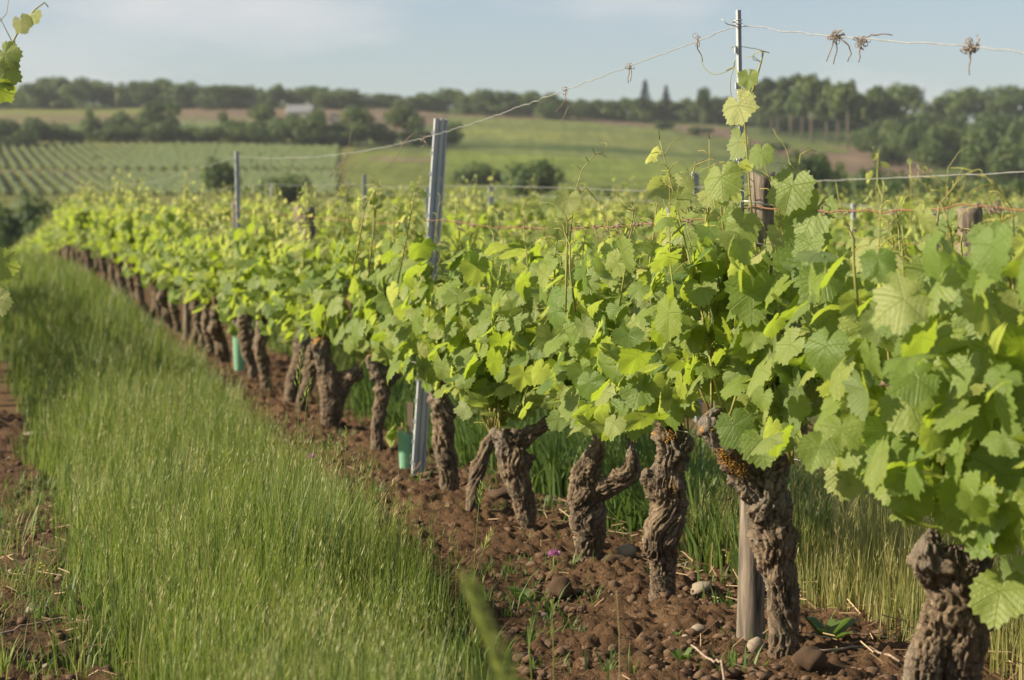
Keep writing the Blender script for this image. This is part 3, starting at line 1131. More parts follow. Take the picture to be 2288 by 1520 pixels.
def leaf_mass(leaves, name):
    """many leaves in one mesh, for vines too far to pick them apart"""
    Vs, Ts, co, rn, ag = [], [], [], [], []
    n = 0
    for (p, (x, y, z), s, age, rnd) in leaves:
        P, T, Q, c = LEAF_LOW[int(rnd * 997) % len(LEAF_LOW)]
        Mx = np.array([[x.x, y.x, z.x], [x.y, y.y, z.y], [x.z, y.z, z.z]]) * s
        Vs.append(P @ Mx.T + np.array(p[:])); Ts.append(T + n); co.append(c)
        rn.append(np.full(len(P), rnd)); ag.append(np.full(len(P), age))
        n += len(P)
    return mesh_np(name, np.concatenate(Vs), [np.concatenate(Ts)], M_LEAF_S, True,
                   {'leafco': ('FLOAT_VECTOR', np.concatenate(co)), 'rnd': ('FLOAT', np.concatenate(rn)), 'age': ('FLOAT', np.concatenate(ag))})


def curl_pts(c, ax, r0, turns, n=18, pitch=.004):
    ax = ax.normalized(); a = ax.orthogonal().normalized(); b = ax.cross(a)
    return [c + ax * pitch * i + (a * cos(turns * 2 * pi * i / n) + b * sin(turns * 2 * pi * i / n)) * r0 * (1 - .4 * i / n) for i in range(n)]


def shoot_mesh(pts, lat, tend, r0=.0036):
    g = Geo()
    n = len(pts)
    g.tube(pts, [r0 * (1 - .65 * i / (n - 1)) for i in range(n)], 6, 0)
    for (q, pe) in lat:
        mid = (q + pe) / 2 + UP * .008
        g.tube([q, mid, pe], [.0016, .0013, .0011], 4, 1)
    for tp in tend:
        g.tube(tp, [.0014 * (1 - .5 * i / (len(tp) - 1)) for i in range(len(tp))], 4, 1)
    return g.mesh('shoot', [M_SHOOT, M_TENDRIL])


def cluster_mesh(seed):
    r_ = random.Random(seed)
    g = Geo()
    ax = [Vector((0, 0, .12 * i / 6)) + Vector((0, .012 * sin(i), 0)) for i in range(7)]
    g.tube(ax, [.0016] * 7, 4, 1)
    for i in range(95):
        t = r_.uniform(.28, 1)
        rad = .020 * (1.15 - t) * 1.6
        a = r_.uniform(0, 2 * pi)
        c = Vector((cos(a) * rad * r_.random() ** .5, sin(a) * rad * r_.random() ** .5, .12 * t))
        s = r_.uniform(.0018, .0028)
        v = [c + Vector(q) * s for q in ((1, 0, 0), (-1, 0, 0), (0, 1, 0), (0, -1, 0), (0, 0, 1), (0, 0, -1))]
        g.add(v, [[0, 2, 4], [2, 1, 4], [1, 3, 4], [3, 0, 4], [2, 0, 5], [1, 2, 5], [3, 1, 5], [0, 3, 5]], 0)
    return g.mesh('flower_cluster', [M_FLOWER, M_TENDRIL])


CLUSTERS = [cluster_mesh(i) for i in range(3)]


# ------------------------------------------------------------------ vine trunks
def trunk_mesh(chains, seed, voxel=0.0055, gnarl=1.0, name='trunk'):
    """chains: lists of (Vector, radius). Fused, then ridged along the wood's own twisting grain"""
    g = Geo()
    segs = []
    for ch in chains:
        fine = []
        for (p, r), (q, s) in zip(ch[:-1], ch[1:]):
            m_ = max(2, int((q - p).length / .02))
            for i in range(m_):
                t = i / m_
                fine.append((p.lerp(q, t), r + (s - r) * (t * t * (3 - 2 * t))))
        fine.append(ch[-1])
        # smooth path
        for _ in range(2):
            fine = [fine[0]] + [((fine[i - 1][0] + fine[i][0] * 2 + fine[i + 1][0]) / 4, fine[i][1]) for i in range(1, len(fine) - 1)] + [fine[-1]]
        pts = [f_[0] for f_ in fine]
        rad = [f_[1] for f_ in fine]
        # rounded end
        d = (pts[-1] - pts[-2]).normalized()
        pts += [pts[-1] + d * rad[-1] * .5, pts[-1] + d * rad[-1] * .8]
        rad += [rad[-1] * .8, rad[-1] * .35]
        g.tube(pts, rad, 14, 0)
        segs.append((pts, rad))
    me = g.mesh('tmp', M_BARK)
    o = link('tmp', me)
    md = o.modifiers.new('r', 'REMESH')
    md.mode = 'VOXEL'
    md.voxel_size = voxel
    dg = bpy.context.evaluated_depsgraph_get()
    ev = o.evaluated_get(dg)
    em = ev.to_mesh()
    n = len(em.vertices)
    co = np.empty(n * 3, np.float32); em.vertices.foreach_get('co', co); co = co.reshape(-1, 3).astype(float)
    no = np.empty(n * 3, np.float32); em.vertices.foreach_get('normal', no); no = no.reshape(-1, 3).astype(float)
    fq = [list(p.vertices) for p in em.polygons]
    ev.to_mesh_clear()
    bpy.data.objects.remove(o)
    # grain coordinates: distance along the wood, and angle round it with a twist
    gw1 = 1.1 * fbm(co * 7 + seed * 3.3, 2)
    gw2 = .035 * fbm(co * 11 + seed * 1.7 + 20, 2)
    best = np.full(n, 1e9); sv = np.zeros(n); cx = np.zeros(n); cy = np.zeros(n); rad_ = np.ones(n) * .03
    for ci, (pts, rad) in enumerate(segs):
        s_acc = ci * 3.7
        ref = None
        for i in range(len(pts) - 1):
            a = np.array(pts[i][:]); b_ = np.array(pts[i + 1][:])
            ab = b_ - a; L = np.linalg.norm(ab) + 1e-9
            u = ab / L
            t = np.clip(((co - a) @ u) / L, 0, 1)
            foot = a + t[:, None] * ab
            d = np.linalg.norm(co - foot, axis=1) / max(rad[i], .008)
            ref = np.array((0, 1, 0.001)) if ref is None else ref
            e1 = ref - u * (ref @ u); e1 /= np.linalg.norm(e1); e2 = np.cross(u, e1); ref = e1
            k = d < best
            w = co - foot
            th = np.arctan2(w @ e2, w @ e1)
            ss = s_acc + t * L + gw2
            th = th + gw1 + ss * 4.0 * (1 if seed % 2 else -1) + 1.2 * np.sin(ss * 9 + seed)
            best[k] = d[k]; sv[k] = ss[k]; cx[k] = np.cos(th[k]); cy[k] = np.sin(th[k]); rad_[k] = rad[i]
            s_acc += L
    rr = rad_ / .05
    grain = np.stack([cx * 1.0 * rr, cy * 1.0 * rr, sv * 2.0], 1)
    lump = fbm(co * 13 + seed * 5.3, 2)
    ridg = 1 - np.abs(fbm(np.stack([cx * 2.1 * rr, cy * 2.1 * rr, sv * 7], 1) + seed, 3)) * 2
    fib = 1 - np.abs(fbm(np.stack([cx * 5 * rr, cy * 5 * rr, sv * 12], 1) + seed * 2 + 50, 3)) * 2
    warp = fbm(co * 30 + 7, 2)
    hz = np.clip((co[:, 2] - .12) / .25, 0.35, 1.0)
    knob = np.clip(fbm(co * 19 + seed * 2.1, 2) - .12, 0, 1) * hz
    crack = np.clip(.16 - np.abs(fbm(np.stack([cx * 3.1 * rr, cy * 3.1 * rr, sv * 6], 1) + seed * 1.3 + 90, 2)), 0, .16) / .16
    disp = (0.018 * lump * hz + 0.030 * knob + 0.012 * (ridg - .6) * hz + 0.010 * (fib - .6) - 0.009 * crack + 0.006 * warp * hz) * gnarl * np.clip(rad_ / .035, .35, 1.1)
    co = co + no * disp[:, None]
    q4 = np.array([f_ for f_ in fq if len(f_) == 4]); t3 = np.array([f_ for f_ in fq if len(f_) == 3]).reshape(-1, 3)
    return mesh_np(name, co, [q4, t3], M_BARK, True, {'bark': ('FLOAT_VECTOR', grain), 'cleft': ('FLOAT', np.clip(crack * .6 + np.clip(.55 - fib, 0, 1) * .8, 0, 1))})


def px_chain(pts, Y, foot):
    """photo pixels (x, y, radius in px[, depth offset]) at depth Y -> points about the foot"""
    out = []
    for p in pts:
        q = at(p[0], p[1], Y + (p[3] if len(p) > 3 else 0))
        out.append((q - foot, p[2] / F * Y * .90))
    return out


NEAR = [  # (depth, foot pixel column, chains, heads (photo px), label)
    (4.84, 2110, [
        [(2052, 1720, 70), (2058, 1600, 58, -.01), (2062, 1510, 48, -.02), (2085, 1430, 55), (2125, 1375, 74), (2140, 1320, 82), (2135, 1275, 79)],
        [(2165, 1720, 62), (2150, 1600, 55), (2140, 1510, 53), (2150, 1430, 67), (2145, 1370, 79)],
        [(2125, 1290, 62), (2090, 1262, 50, -.03), (2074, 1245, 48, -.05), (2076, 1225, 29, -.04), (2088, 1195, 18)],
        [(2145, 1300, 74), (2170, 1250, 62, .02), (2188, 1205, 48, .03), (2192, 1160, 31)]],
     [(2085, 1180), (2190, 1160)],
     'thick two-legged grapevine with a hollow at its foot, mostly under leaves'),
    (5.79, 1750, [
        [(1750, 1560, 54), (1750, 1500, 42), (1750, 1450, 37), (1752, 1390, 38), (1748, 1310, 41), (1738, 1260, 42), (1722, 1185, 52), (1716, 1130, 55), (1714, 1085, 48), (1735, 1050, 32), (1748, 1030, 20)],
        [(1705, 1110, 44), (1668, 1062, 37, -.02), (1632, 1018, 30, -.04), (1603, 980, 27, -.05), (1582, 955, 25, -.05), (1584, 938, 22, -.04), (1606, 930, 18, -.03), (1616, 920, 11)]],
     [(1612, 925), (1748, 1030), (1735, 1000)],
     'gnarled grapevine with orange lichen on its left arm, in front of the wooden stake'),
    (6.78, 1482, [
        [(1486, 1450, 42), (1484, 1420, 34), (1482, 1353, 33), (1481, 1290, 31), (1482, 1245, 37), (1473, 1207, 45, -.02), (1484, 1180, 50, -.02), (1496, 1144, 47), (1490, 1110, 43), (1480, 1075, 46), (1496, 1040, 36), (1504, 1005, 39), (1503, 970, 36), (1493, 938, 24)],
        [(1505, 1020, 28), (1527, 996, 22, -.02), (1532, 980, 18, -.02)],
        [(1470, 1080, 26), (1445, 1060, 16, -.03), (1446, 1052, 8, -.03)]],
     [(1493, 935), (1520, 970)],
     'dark twisted corkscrew grapevine trunk left of the wooden stake'),
    (7.6, 1312, [
        [(1310, 1372, 38), (1312, 1345, 30), (1312, 1315, 27), (1317, 1249, 30), (1318, 1197, 39), (1313, 1162, 46), (1308, 1110, 45), (1304, 1075, 38), (1312, 1045, 28), (1330, 1020, 22), (1338, 998, 20), (1336, 978, 16)],
        [(1325, 1100, 34), (1365, 1082, 27, -.02), (1398, 1068, 26, -.03), (1414, 1048, 22, -.03), (1411, 1020, 13, -.02), (1408, 985, 9)]],
     [(1336, 975), (1408, 985)],
     'forked grapevine like a letter Y with one arm bent out to the corkscrew trunk'),
    (8.34, 1182, [
        [(1180, 1262, 28), (1180, 1236, 21), (1181, 1179, 21), (1172, 1131, 26), (1160, 1084, 32), (1146, 1037, 37), (1141, 1004, 36), (1120, 975, 24), (1108, 962, 14)],
        [(1138, 1000, 32), (1150, 985, 28), (1180, 974, 21), (1212, 956, 16), (1235, 935, 11)],
        [(1170, 1030, 22), (1188, 1024, 10), (1196, 1023, 5)]],
     [(1108, 960), (1235, 935)],
     'smooth barked leaning grapevine with a T shaped head, left of the forked vine'),
    (8.78, 1057, [
        [(1054, 1195, 22), (1055, 1175, 17), (1056, 1131, 18), (1065, 1060, 19), (1084, 1008, 17), (1103, 978, 13)]],
     [(1103, 975)],
     'slender dark grapevine bowed toward the T shaped head beside it'),
    (9.7, 1004, [
        [(1003, 1142, 28), (1004, 1115, 21), (1004, 1065, 23), (999, 1023, 26), (988, 990, 26), (992, 942, 25), (990, 909, 25), (976, 885, 21), (988, 857, 18), (994, 825, 12)]],
     [(994, 822)],
     'grapevine with a knobbly bent trunk right of the wide steel post'),
    (11.4, 843, [
        [(841, 1042, 19), (841, 1026, 14), (845, 996, 16), (841, 966, 14), (847, 931, 16), (853, 892, 18), (853, 860, 16), (852, 840, 26), (835, 815, 18), (829, 800, 11)],
        [(855, 845, 22), (875, 848, 16), (888, 838, 10)]],
     [(829, 798), (888, 836)],
     'wavy slim grapevine trunk left of the wide steel post'),
    (12.9, 738, [
        [(748, 1000, 22), (748, 984, 18), (738, 952, 23), (742, 907, 29), (744, 868, 33), (730, 835, 24), (720, 800, 21), (717, 775, 22), (718, 762, 19)],
        [(750, 880, 28), (768, 850, 22), (800, 832, 15)]],
     [(718, 755), (800, 828)],
     'stout pale grapevine with a thick flat topped stump arm beside the waving grass stems'),
]
# photo leaves that stand out: (x, y of the leaf's petiole, tip direction in degrees from straight down, length px, tilt)
FEATURE = {
    1: [(1866, 610, 5, 92, .3, .05), (1790, 590, -60, 80, .3, .1), (1682, 650, 0, 80, .2, .0), (1612, 395, 15, 62, .0, .2), (1650, 235, 28, 55, .1, .55),
        (1672, 172, 0, 32, .1, .7), (1620, 152, 40, 24, .1, .95), (1700, 340, 0, 40, .1, .4), (1770, 415, -10, 70, .1, .35), (1822, 470, -20, 75, .2, .2),
        (1850, 760, 20, 100, .4, .0), (1900, 820, -15, 95, .5, .0), (1720, 740, -30, 85, .9, .1), (1775, 870, 10, 90, .8, .0), (1700, 985, 15, 66, .1, .0),
        (1740, 960, -10, 60, .2, .0), (1640, 950, 20, 62, .2, .0), (1800, 500, 10, 70, .3, .25), (1590, 430, 60, 50, .6, .4), (1660, 500, -20, 58, .2, .5)],
    2: [(1480, 890, 10, 60, .2, .0), (1560, 760, -10, 66, .2, .0), (1530, 500, 20, 60, .2, .3), (1490, 620, 0, 66, .3, .1), (1640, 800, 0, 62, .2, .0), (1430, 860, -10, 60, .2, .0), (1520, 415, 0, 42, .1, .8), (1590, 480, 30, 50, .3, .5)],
    3: [(1345, 690, 10, 80, .2, .0), (1372, 790, -15, 76, .2, .0), (1310, 880, 0, 55, .2, .0), (1310, 925, 10, 52, .1, .25), (1270, 445, -10, 40, .2, .7), (1380, 600, 0, 52, .2, .5), (1300, 720, 40, 64, .3, .0), (1420, 940, 0, 46, .2, .0)],
    0: [(2120, 620, 20, 82, .4, .2), (2085, 760, 0, 95, .3, .0), (2000, 700, -15, 69, .4, .2), (2210, 530, 10, 64, .3, .3), (2030, 890, 25, 95, .5, .1), (2160, 900, -20, 103, .4, .2),
        (1930, 870, 10, 77, .8, .1), (2250, 900, 0, 112, .3, .2), (2150, 1120, 10, 99, .3, .1), (2240, 1060, -20, 112, .4, .1), (2200, 780, -10, 95, .4, .3), (1990, 1010, 15, 77, .3, .0),
        (2040, 1100, -5, 69, .3, .0), (1880, 960, 0, 65, .3, .0), (2270, 1290, 15, 95, .7, .1), (1830, 1000, -20, 60, .2, .0), (2180, 690, 10, 77, .3, .4), (2275, 690, -10, 77, .3, .4), (2215, 1170, -15, 99, .3, .0), (2275, 1130, 10, 103, .3, .1), (2235, 1320, -10, 90, .3, .1), (2285, 1010, 0, 95, .3, .1)],
}
SHOOT_PX = {  # shoots that rise above the leaves: photo px path, deepest first
    1: [[(1705, 900), (1698, 700), (1690, 560), (1676, 440), (1668, 330), (1662, 250), (1656, 175), (1640, 150), (1622, 158)], [(1664, 245), (1685, 195), (1700, 140), (1706, 115), (1718, 118)],
        [(1812, 890), (1800, 800), (1770, 620), (1740, 470), (1720, 400), (1700, 350)], [(1862, 900), (1855, 720), (1835, 560), (1800, 470), (1765, 405)]],
    2: [[(1500, 760), (1530, 600), (1545, 500), (1528, 430), (1520, 400), (1500, 392), (1482, 410)], [(1545, 470), (1540, 420), (1552, 372), (1575, 356)], [(1600, 640), (1615, 500), (1640, 380), (1628, 372), (1606, 392)]],
    3: [[(1255, 760), (1262, 640), (1275, 520), (1283, 440), (1300, 380), (1330, 345), (1348, 340)], [(1283, 440), (1310, 420), (1335, 450)], [(1390, 720), (1400, 560), (1420, 480), (1410, 440)]],
    0: [[(2085, 900), (2080, 700), (2085, 560), (2098, 460), (2130, 420), (2152, 375)], [(2240, 860), (2262, 700), (2268, 560), (2262, 470), (2225, 415), (2208, 400)], [(2010, 720), (2020, 620), (2014, 545)], [(2130, 840), (2140, 650), (2125, 520), (2100, 450)]],
    4: [[(1170, 760), (1180, 600), (1170, 500), (1165, 470), (1180, 440)]],
    6: [[(1010, 700), (1030, 560), (1020, 470), (1025, 440)]],
    8: [[(740, 640), (750, 520), (745, 440), (760, 380), (768, 360)], [(700, 620), (690, 500), (680, 440), (684, 415)]],
}
VINE_Y = []
# where the photo shows wood, steel or grass in front of or under the leaves: outlines in photo px
CLEAR = [[(1668, 385), (1742, 385), (1742, 560), (1660, 560)], [(948, 255), (1010, 255), (990, 520), (945, 540)], [(960, 560), (985, 560), (980, 630), (955, 630)],
         [(2130, 455), (2208, 455), (2200, 590), (2135, 590)],
         [(1560, 905), (1640, 905), (1660, 1010), (1780, 1075), (1790, 1520), (1630, 1520), (1600, 1050)]]
LOW_X = [200, 300, 420, 560, 700, 820, 900, 960, 1040, 1100, 1200, 1260, 1340, 1450, 1560, 1640, 1760, 1830, 1950, 2080, 2200, 2250, 2400]
LOW_Y = [560, 590, 690, 720, 760, 800, 850, 880, 900, 950, 940, 990, 1000, 960, 930, 990, 1050, 1130, 1150, 1190, 1230, 1400, 1500]
TOP_X = [300, 700, 900, 1000, 1100, 1250, 1400, 1500, 1560, 1650, 1750, 1850, 1930, 2050, 2200, 2400]
TOP_Y = [430, 450, 480, 505, 530, 550, 535, 510, 500, 480, 450, 480, 560, 570, 530, 520]


def project(p):
    d = p - Vector((0, 0, CAM_H))
    w = d.y * cos(PITCH) - d.z * sin(PITCH)
    v = d.y * sin(PITCH) + d.z * cos(PITCH)
    return 1144 + F * d.x / w, 760 - F * v / w


def keep_leaf(p, fr, s, r_):
    """leaves hang where the photo has leaves"""
    x, y = project(p)
    xm, ym = project(p + fr[1] * s * .55)
    xt, yt = project(p + fr[1] * s)
    low = np.interp(x, LOW_X, LOW_Y)
    if max(y, yt) > low + r_.uniform(-15, 25): return False
    if min(y, yt) < np.interp(x, TOP_X, TOP_Y) - 34 and r_.random() < (.45 if s < .045 else .88): return False
    for poly in CLEAR:
        for a, b in ((x, y), (xm, ym), (xt, yt)):
            if in_poly(np.array([a]), np.array([b]), poly)[0]: return False
    return True


def add_leaf(parent, L, foot):
    (p, fr, s, age, rnd) = L
    o = bpy.data.objects.new('leaf', LEAF_ME[int(rnd * 1000) % len(LEAF_ME)])
    COL.objects.link(o)
    o.parent = parent
    o.matrix_basis = mat4(p, fr, s)
    o['age'] = float(age)
    return o


def near_vine(idx, Y, xpx, chains, heads, label, seed, n_shoot, n_fill, span):
    foot = on_row(D0, Y)
    foot.x = at(xpx, 900, Y).x
    foot.z = gz(foot.x, foot.y)
    VINE_Y.append(Y)
    root = link('grapevine', None, loc=foot)
    root.empty_display_size = .1
    tag(root, label, 'grapevine', 'grapevines of the front row')
    if chains:
        ch = [px_chain(c, Y, foot) for c in chains]
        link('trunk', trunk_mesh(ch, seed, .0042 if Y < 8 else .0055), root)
        hd = [at(h[0], h[1], Y) - foot for h in heads]
    else:
        hd = heads
    r_ = random.Random(seed * 31 + 5)
    sh, lv, cl = plan_vine(r_, hd, 1.0, n_shoot, n_fill, True, span)
    lv = [L for L in lv if keep_leaf(foot + L[0], L[1], L[2], r_)]
    extra = []
    for k in range(4 if idx >= 0 else 3):       # thin young shoots above the leaf wall
        x0 = project(foot)[0] + r_.uniform(-.5, .5) * F / Y
        if 1630 < x0 < 1790 or 930 < x0 < 1020: continue
        ty = float(np.interp(x0, TOP_X, TOP_Y))
        up = r_.uniform(25, 95) * min(1.2, 7.0 / Y)
        dx = r_.uniform(-25, 25)
        extra.append([(x0 - dx, ty + 150), (x0 - dx * .3, ty + 60), (x0 + r_.uniform(-6, 6), ty), (x0 + dx * .4, ty - up * .5), (x0 + dx * .6, ty - up * .85), (x0 + dx * .6 + r_.choice((-1, 1)) * 12, ty - up)])
    for path in SHOOT_PX.get(idx, []) + extra:
        pts = [at(x, y, Y + r_.uniform(-.03, .03) - .1) - foot for (x, y) in path]
        lat = []
        for i in range(1, len(pts)):
            for u in (0, .5):
                q = pts[i - 1].lerp(pts[i], u)
                t = (i - 1 + u) / len(pts)
                o = (RV * r_.uniform(-1, 1) + RN * r_.uniform(-1, .4)).normalized()
                sz = (.028 if path in extra else .05 if t < .45 else .030) * r_.uniform(.6, 1.15) * (1 - .5 * max(0, t - .6) / .4)
                if len(path) < 6: sz *= .5
                if t > .5 and r_.random() < .35: continue
                pe = q + (o + UP * .4).normalized() * (.03 + sz * .4)
                lf = make_leaf(r_, pe, o, sz, min(1, .35 + .7 * t))
                if path in extra and any(in_poly(np.array([project(foot + pe)[0]]), np.array([project(foot + pe)[1]]), pl_)[0] for pl_ in CLEAR): continue
                lat.append((q, pe))
                lv.append(lf)
        tip = pts[-1]
        td = (pts[-1] - pts[-2]).normalized()
        tend = []
        for _ in range(2):
            q = pts[-2].copy(); d2 = (td + rv(r_, .5)).normalized(); tp = [q.copy()]
            curl = rv(r_, 1).normalized()
            for j in range(9):
                d2 = (d2 + d2.cross(curl) * .28 + rv(r_, .08)).normalized()
                q = q + d2 * .014; tp.append(q.copy())
            tend.append(tp)
        sh.append((pts, lat, tend))
    for (x, y, ang, ln, tilt, age) in FEATURE.get(idx, []):
        p = at(x, y, Y - r_.uniform(.20, .30)) - foot
        vd = ray(x, y).normalized()
        right = Vector((1, 0, 0))
        dn = -(UP - vd * UP.dot(vd)).normalized()
        mid = dn * cos(R(ang)) + right * sin(R(ang)) + vd * r_.uniform(-.25, .15)
        nrm = -vd * 1.0 + UP * r_.uniform(.1, .5) + SUNH * r_.uniform(.1, .5) + rv(r_, .16)
        if tilt > .65: nrm = -nrm * .3 + UP * .3 + Vector((1, 0, 0)) * .9     # seen from below, lit through
        lv.append((p, frame(nrm, mid), ln / F * (Y - .25), age, r_.random()))
    for (pts, lat, tend) in sh:
        link('shoot', shoot_mesh(pts, lat, tend), root)
    big = sorted(lv, key=lambda L: -L[2])
    for L in big[:300]:
        add_leaf(root, L, foot)
    for (q, d, s) in cl[:14]:
        o = link('flower_cluster', CLUSTERS[r_.randrange(3)], root)
        o.matrix_basis = mat4(q, frame(d.orthogonal(), RN), 1) if False else Matrix.Translation(q) @ d.to_track_quat('Z', 'Y').to_matrix().to_4x4() @ Matrix.Scale(s, 4)
    return root


# the vine at the frame's right edge, its trunk below the frame
near_vine(-1, 4.02, 2565, None, [Vector((.02, -.1, .50)), Vector((0, .12, .52))], 'nearest leafy grapevine at the frame edge, right of the two-legged vine', 90, 14, 130, .55)
for i, (Y, xp, ch, hd, lab) in enumerate(NEAR):
    near_vine(i, Y, xp, ch, hd, lab, 3 + i, 14 if i < 6 else 13, 135 if i < 6 else 115, .5)


M_LICHEN = simple('orange_lichen', (0.36, 0.20, 0.04), 0.95, nscale=90, col2=(0.30, 0.15, 0.02))


def lichen(vine, spots, Y):
    r_ = random.Random(5)
    g = Geo()
    for (x, y, n, sp) in spots:
        for k in range(n * 3):
            c = at(x + r_.gauss(0, sp), y + r_.gauss(0, sp * .8), Y + r_.uniform(-.008, .008)) - vine.location
            q = r_.uniform(.0012, .0032)
            v = [c + Vector(d_) * q * r_.uniform(.6, 1.2) for d_ in ((1, 0, 0), (-1, 0, 0), (0, 1, 0), (0, -1, 0), (0, 0, 1), (0, 0, -1))]
            g.add(v, [[0, 2, 4], [2, 1, 4], [1, 3, 4], [3, 0, 4], [2, 0, 5], [1, 2, 5], [3, 1, 5], [0, 3, 5]], 0)
    link('lichen', g.mesh('lichen', M_LICHEN), vine)


for o in list(COL.objects):
    if o.get('label', '').startswith('gnarled grapevine with orange lichen'):
        lichen(o, [(1612, 1015, 22, 7), (1625, 1028, 26, 9), (1640, 1042, 30, 9), (1655, 1055, 16, 8), (1590, 962, 5, 4)], 5.79 - .075)
    if o.get('label', '').startswith('dark twisted corkscrew'):
        lichen(o, [(1498, 972, 16, 7), (1490, 985, 8, 5), (1500, 1085, 6, 8)], 6.78 - .062)


# generic old trunks for the rest
def generic_trunk(seed):
    r_ = random.Random(seed * 7 + 1)
    ch = []
    p = Vector((0, 0, -.05))
    rad = r_.uniform(.038, .052)
    main = [(p.copy(), rad * 1.25)]
    lean = Vector((r_.uniform(-.2, .2), r_.uniform(-.25, .25), 0))
    for i in range(6):
        p = p + Vector((lean.x * .09 + r_.gauss(0, .018), lean.y * .09 + r_.gauss(0, .022), .095))
        main.append((p.copy(), rad * r_.uniform(.85, 1.2)))
    ch.append(main)
    heads = []
    for s in (-1, 1):
        if r_.random() < .2 and heads: continue
        q = p - Vector((0, 0, .06))
        arm = [(q.copy(), rad * .9)]
        d = (RV * s * r_.uniform(.3, 1.0) + UP * r_.uniform(.5, 1) + RN * r_.uniform(-.3, .3)).normalized()
        for j in range(3):
            q = q + d * .055
            d = (d + UP * .25 + rv(r_, .1)).normalized()
            arm.append((q.copy(), rad * (.75 - .14 * j)))
        ch.append(arm)
        heads.append(q)
    return trunk_mesh(ch, seed, .010, 1.25), heads


TRUNKS = [generic_trunk(k) for k in range(7)]
MASSES = []
for k in range(8):
    r_ = random.Random(k + 200)
    tm, hd = TRUNKS[k % 7]
    sh, lv, cl = plan_vine(r_, hd, r_.uniform(.84, 1.0), 13, 105, False, .52)
    s2, l2, cl = plan_vine(r_, [h + UP * .18 for h in hd], r_.uniform(.9, 1.05), 4, 0, False, .5)      # long shoots stand above the rest
    lv = lv + [(p, f_, s_ * .7, min(1, a_ + .25), q_) for (p, f_, s_, a_, q_) in l2]
    sh = sh + s2
    lv = [(p, f_, s_ * 1.0, a_, q_) for (p, f_, s_, a_, q_) in lv]
    # a few thin shoots join the mass as stems
    me = leaf_mass(lv, 'foliage')
    g = Geo()
    for (pts, lat, tend) in sh:
        g.tube(pts[::2] if len(pts) > 6 else pts, .0035, 4, 0)
    MASSES.append((k % 7, me, g.mesh('stems', M_SHOOT)))


def far_vine(D, Y, label, group, r_, sc=1.0):
    foot = on_row(D + r_.gauss(0, .03), Y)
    root = link('grapevine', None, loc=foot)
    root.empty_display_size = .1
    flip = r_.random() < .5
    k = r_.randrange(len(MASSES))
    ti, fm, sm = MASSES[k]
    root.rotation_euler.z = (pi if flip else 0) + r_.gauss(0, .06)
    root.scale = (sc, sc, sc * r_.uniform(.90, 1.12))
    tag(root, label, 'grapevine', group)
    link('trunk', TRUNKS[ti][0], root)
    tag(link('foliage', fm, root), kind='stuff')
    link('stems', sm, root)
    return root


r_far = random.Random(5)
y = 13.85
lab_mid = 'softly blurred old grapevine in the front row beyond the stout pale one'
lab_far = 'small blurred grapevine at the far crest end of the front row'
while y < 86:
    lab = {4: 'blurred grapevine right behind the far green plant guard', 5: 'blurred grapevine under the thin grey post further up the row'}.get(int((y - 13.85) / .80 + .5)) if y < 20 else None
    far_vine(D0, y + r_far.gauss(0, .06), lab or (lab_mid if y < 26 else lab_far), 'grapevines of the front row', r_far)
    y += .80 if y < 26 else .92 if y < 40 else 1.1
# left row, whose near end stands just outside the frame and shades the grass
y = 13.6
while y < 26:
    if 5.4 < y < 13.5:
        y += .95
        continue
    far_vine(-0.62 if y < 7 else -0.42, y, 'leafy grapevine of the row left of the grass strip', 'grapevines of the row left of the grass strip', r_far)
    y += .95
for k, lastY in ((1, 44), (2, 44), (3, 44), (4, 44), (5, 46), (6, 46), (7, 46)):
    D = D0 + PITCH_ROW * k
    y = D / .51
    while y < lastY:
        far_vine(D, y + r_far.gauss(0, .06), 'blurred grapevine in the row directly behind the front row' if k == 1 else 'blurred leafy grapevine far behind, beyond the second vine row', 'grapevines of the rows behind the front row', r_far)
        y += .97


# the shoot of the left row that leans into the frame
def edge_vine():
    Y = 5.6
    foot = on_row(-0.36, Y)
    root = link('grapevine', None, loc=foot)
    tag(root, 'grapevine at the left frame edge with a long pale shoot reaching into the sky', 'grapevine', 'grapevines of the row left of the grass strip')
    r_ = random.Random(77)
    path = [(-120, 700), (-80, 520), (-30, 330), (5, 200), (28, 95), (50, 55), (80, 20), (100, 6), (108, 16)]
    pts = [at(x, y_, Y) - foot for x, y_ in path]
    spec = [(12, 120, 20, 42, .5), (10, 160, -10, 46, .35), (0, 200, 10, 40, .2), (48, 50, 0, 30, .7), (78, 36, 20, 22, .95), (0, 585, -10, 50, .4), (-6, 670, 0, 40, .6)]
    lat = []
    for (x, y_, ang, ln, age) in spec:
        p = at(x, y_, Y - .03) - foot
        vd = ray(x, y_).normalized()
        dn = -(UP - vd * UP.dot(vd)).normalized()
        mid = dn * cos(R(ang)) + Vector((1, 0, 0)) * sin(R(ang)) + Vector((1, 0, 0)) * .5
        add_leaf(root, (p, frame(-vd + SUNH * .5 + rv(r_, .3), mid), ln / F * Y, age, r_.random()), foot)
        q = min((pts[i].lerp(pts[i + 1], t) for i in range(len(pts) - 1) for t in (0, .5)), key=lambda a: (a - p).length)
        lat.append((q, p))
    tend = [[at(x, y_, Y) - foot for x, y_ in ((-10, 60), (15, 30), (22, -20))], [at(x, y_, Y) - foot for x, y_ in ((28, 95), (0, 40), (-40, 20))]]
    link('shoot', shoot_mesh(pts, lat, tend, .0045), root)
    tm, hd = TRUNKS[2]
    link('trunk', tm, root)


edge_vine()


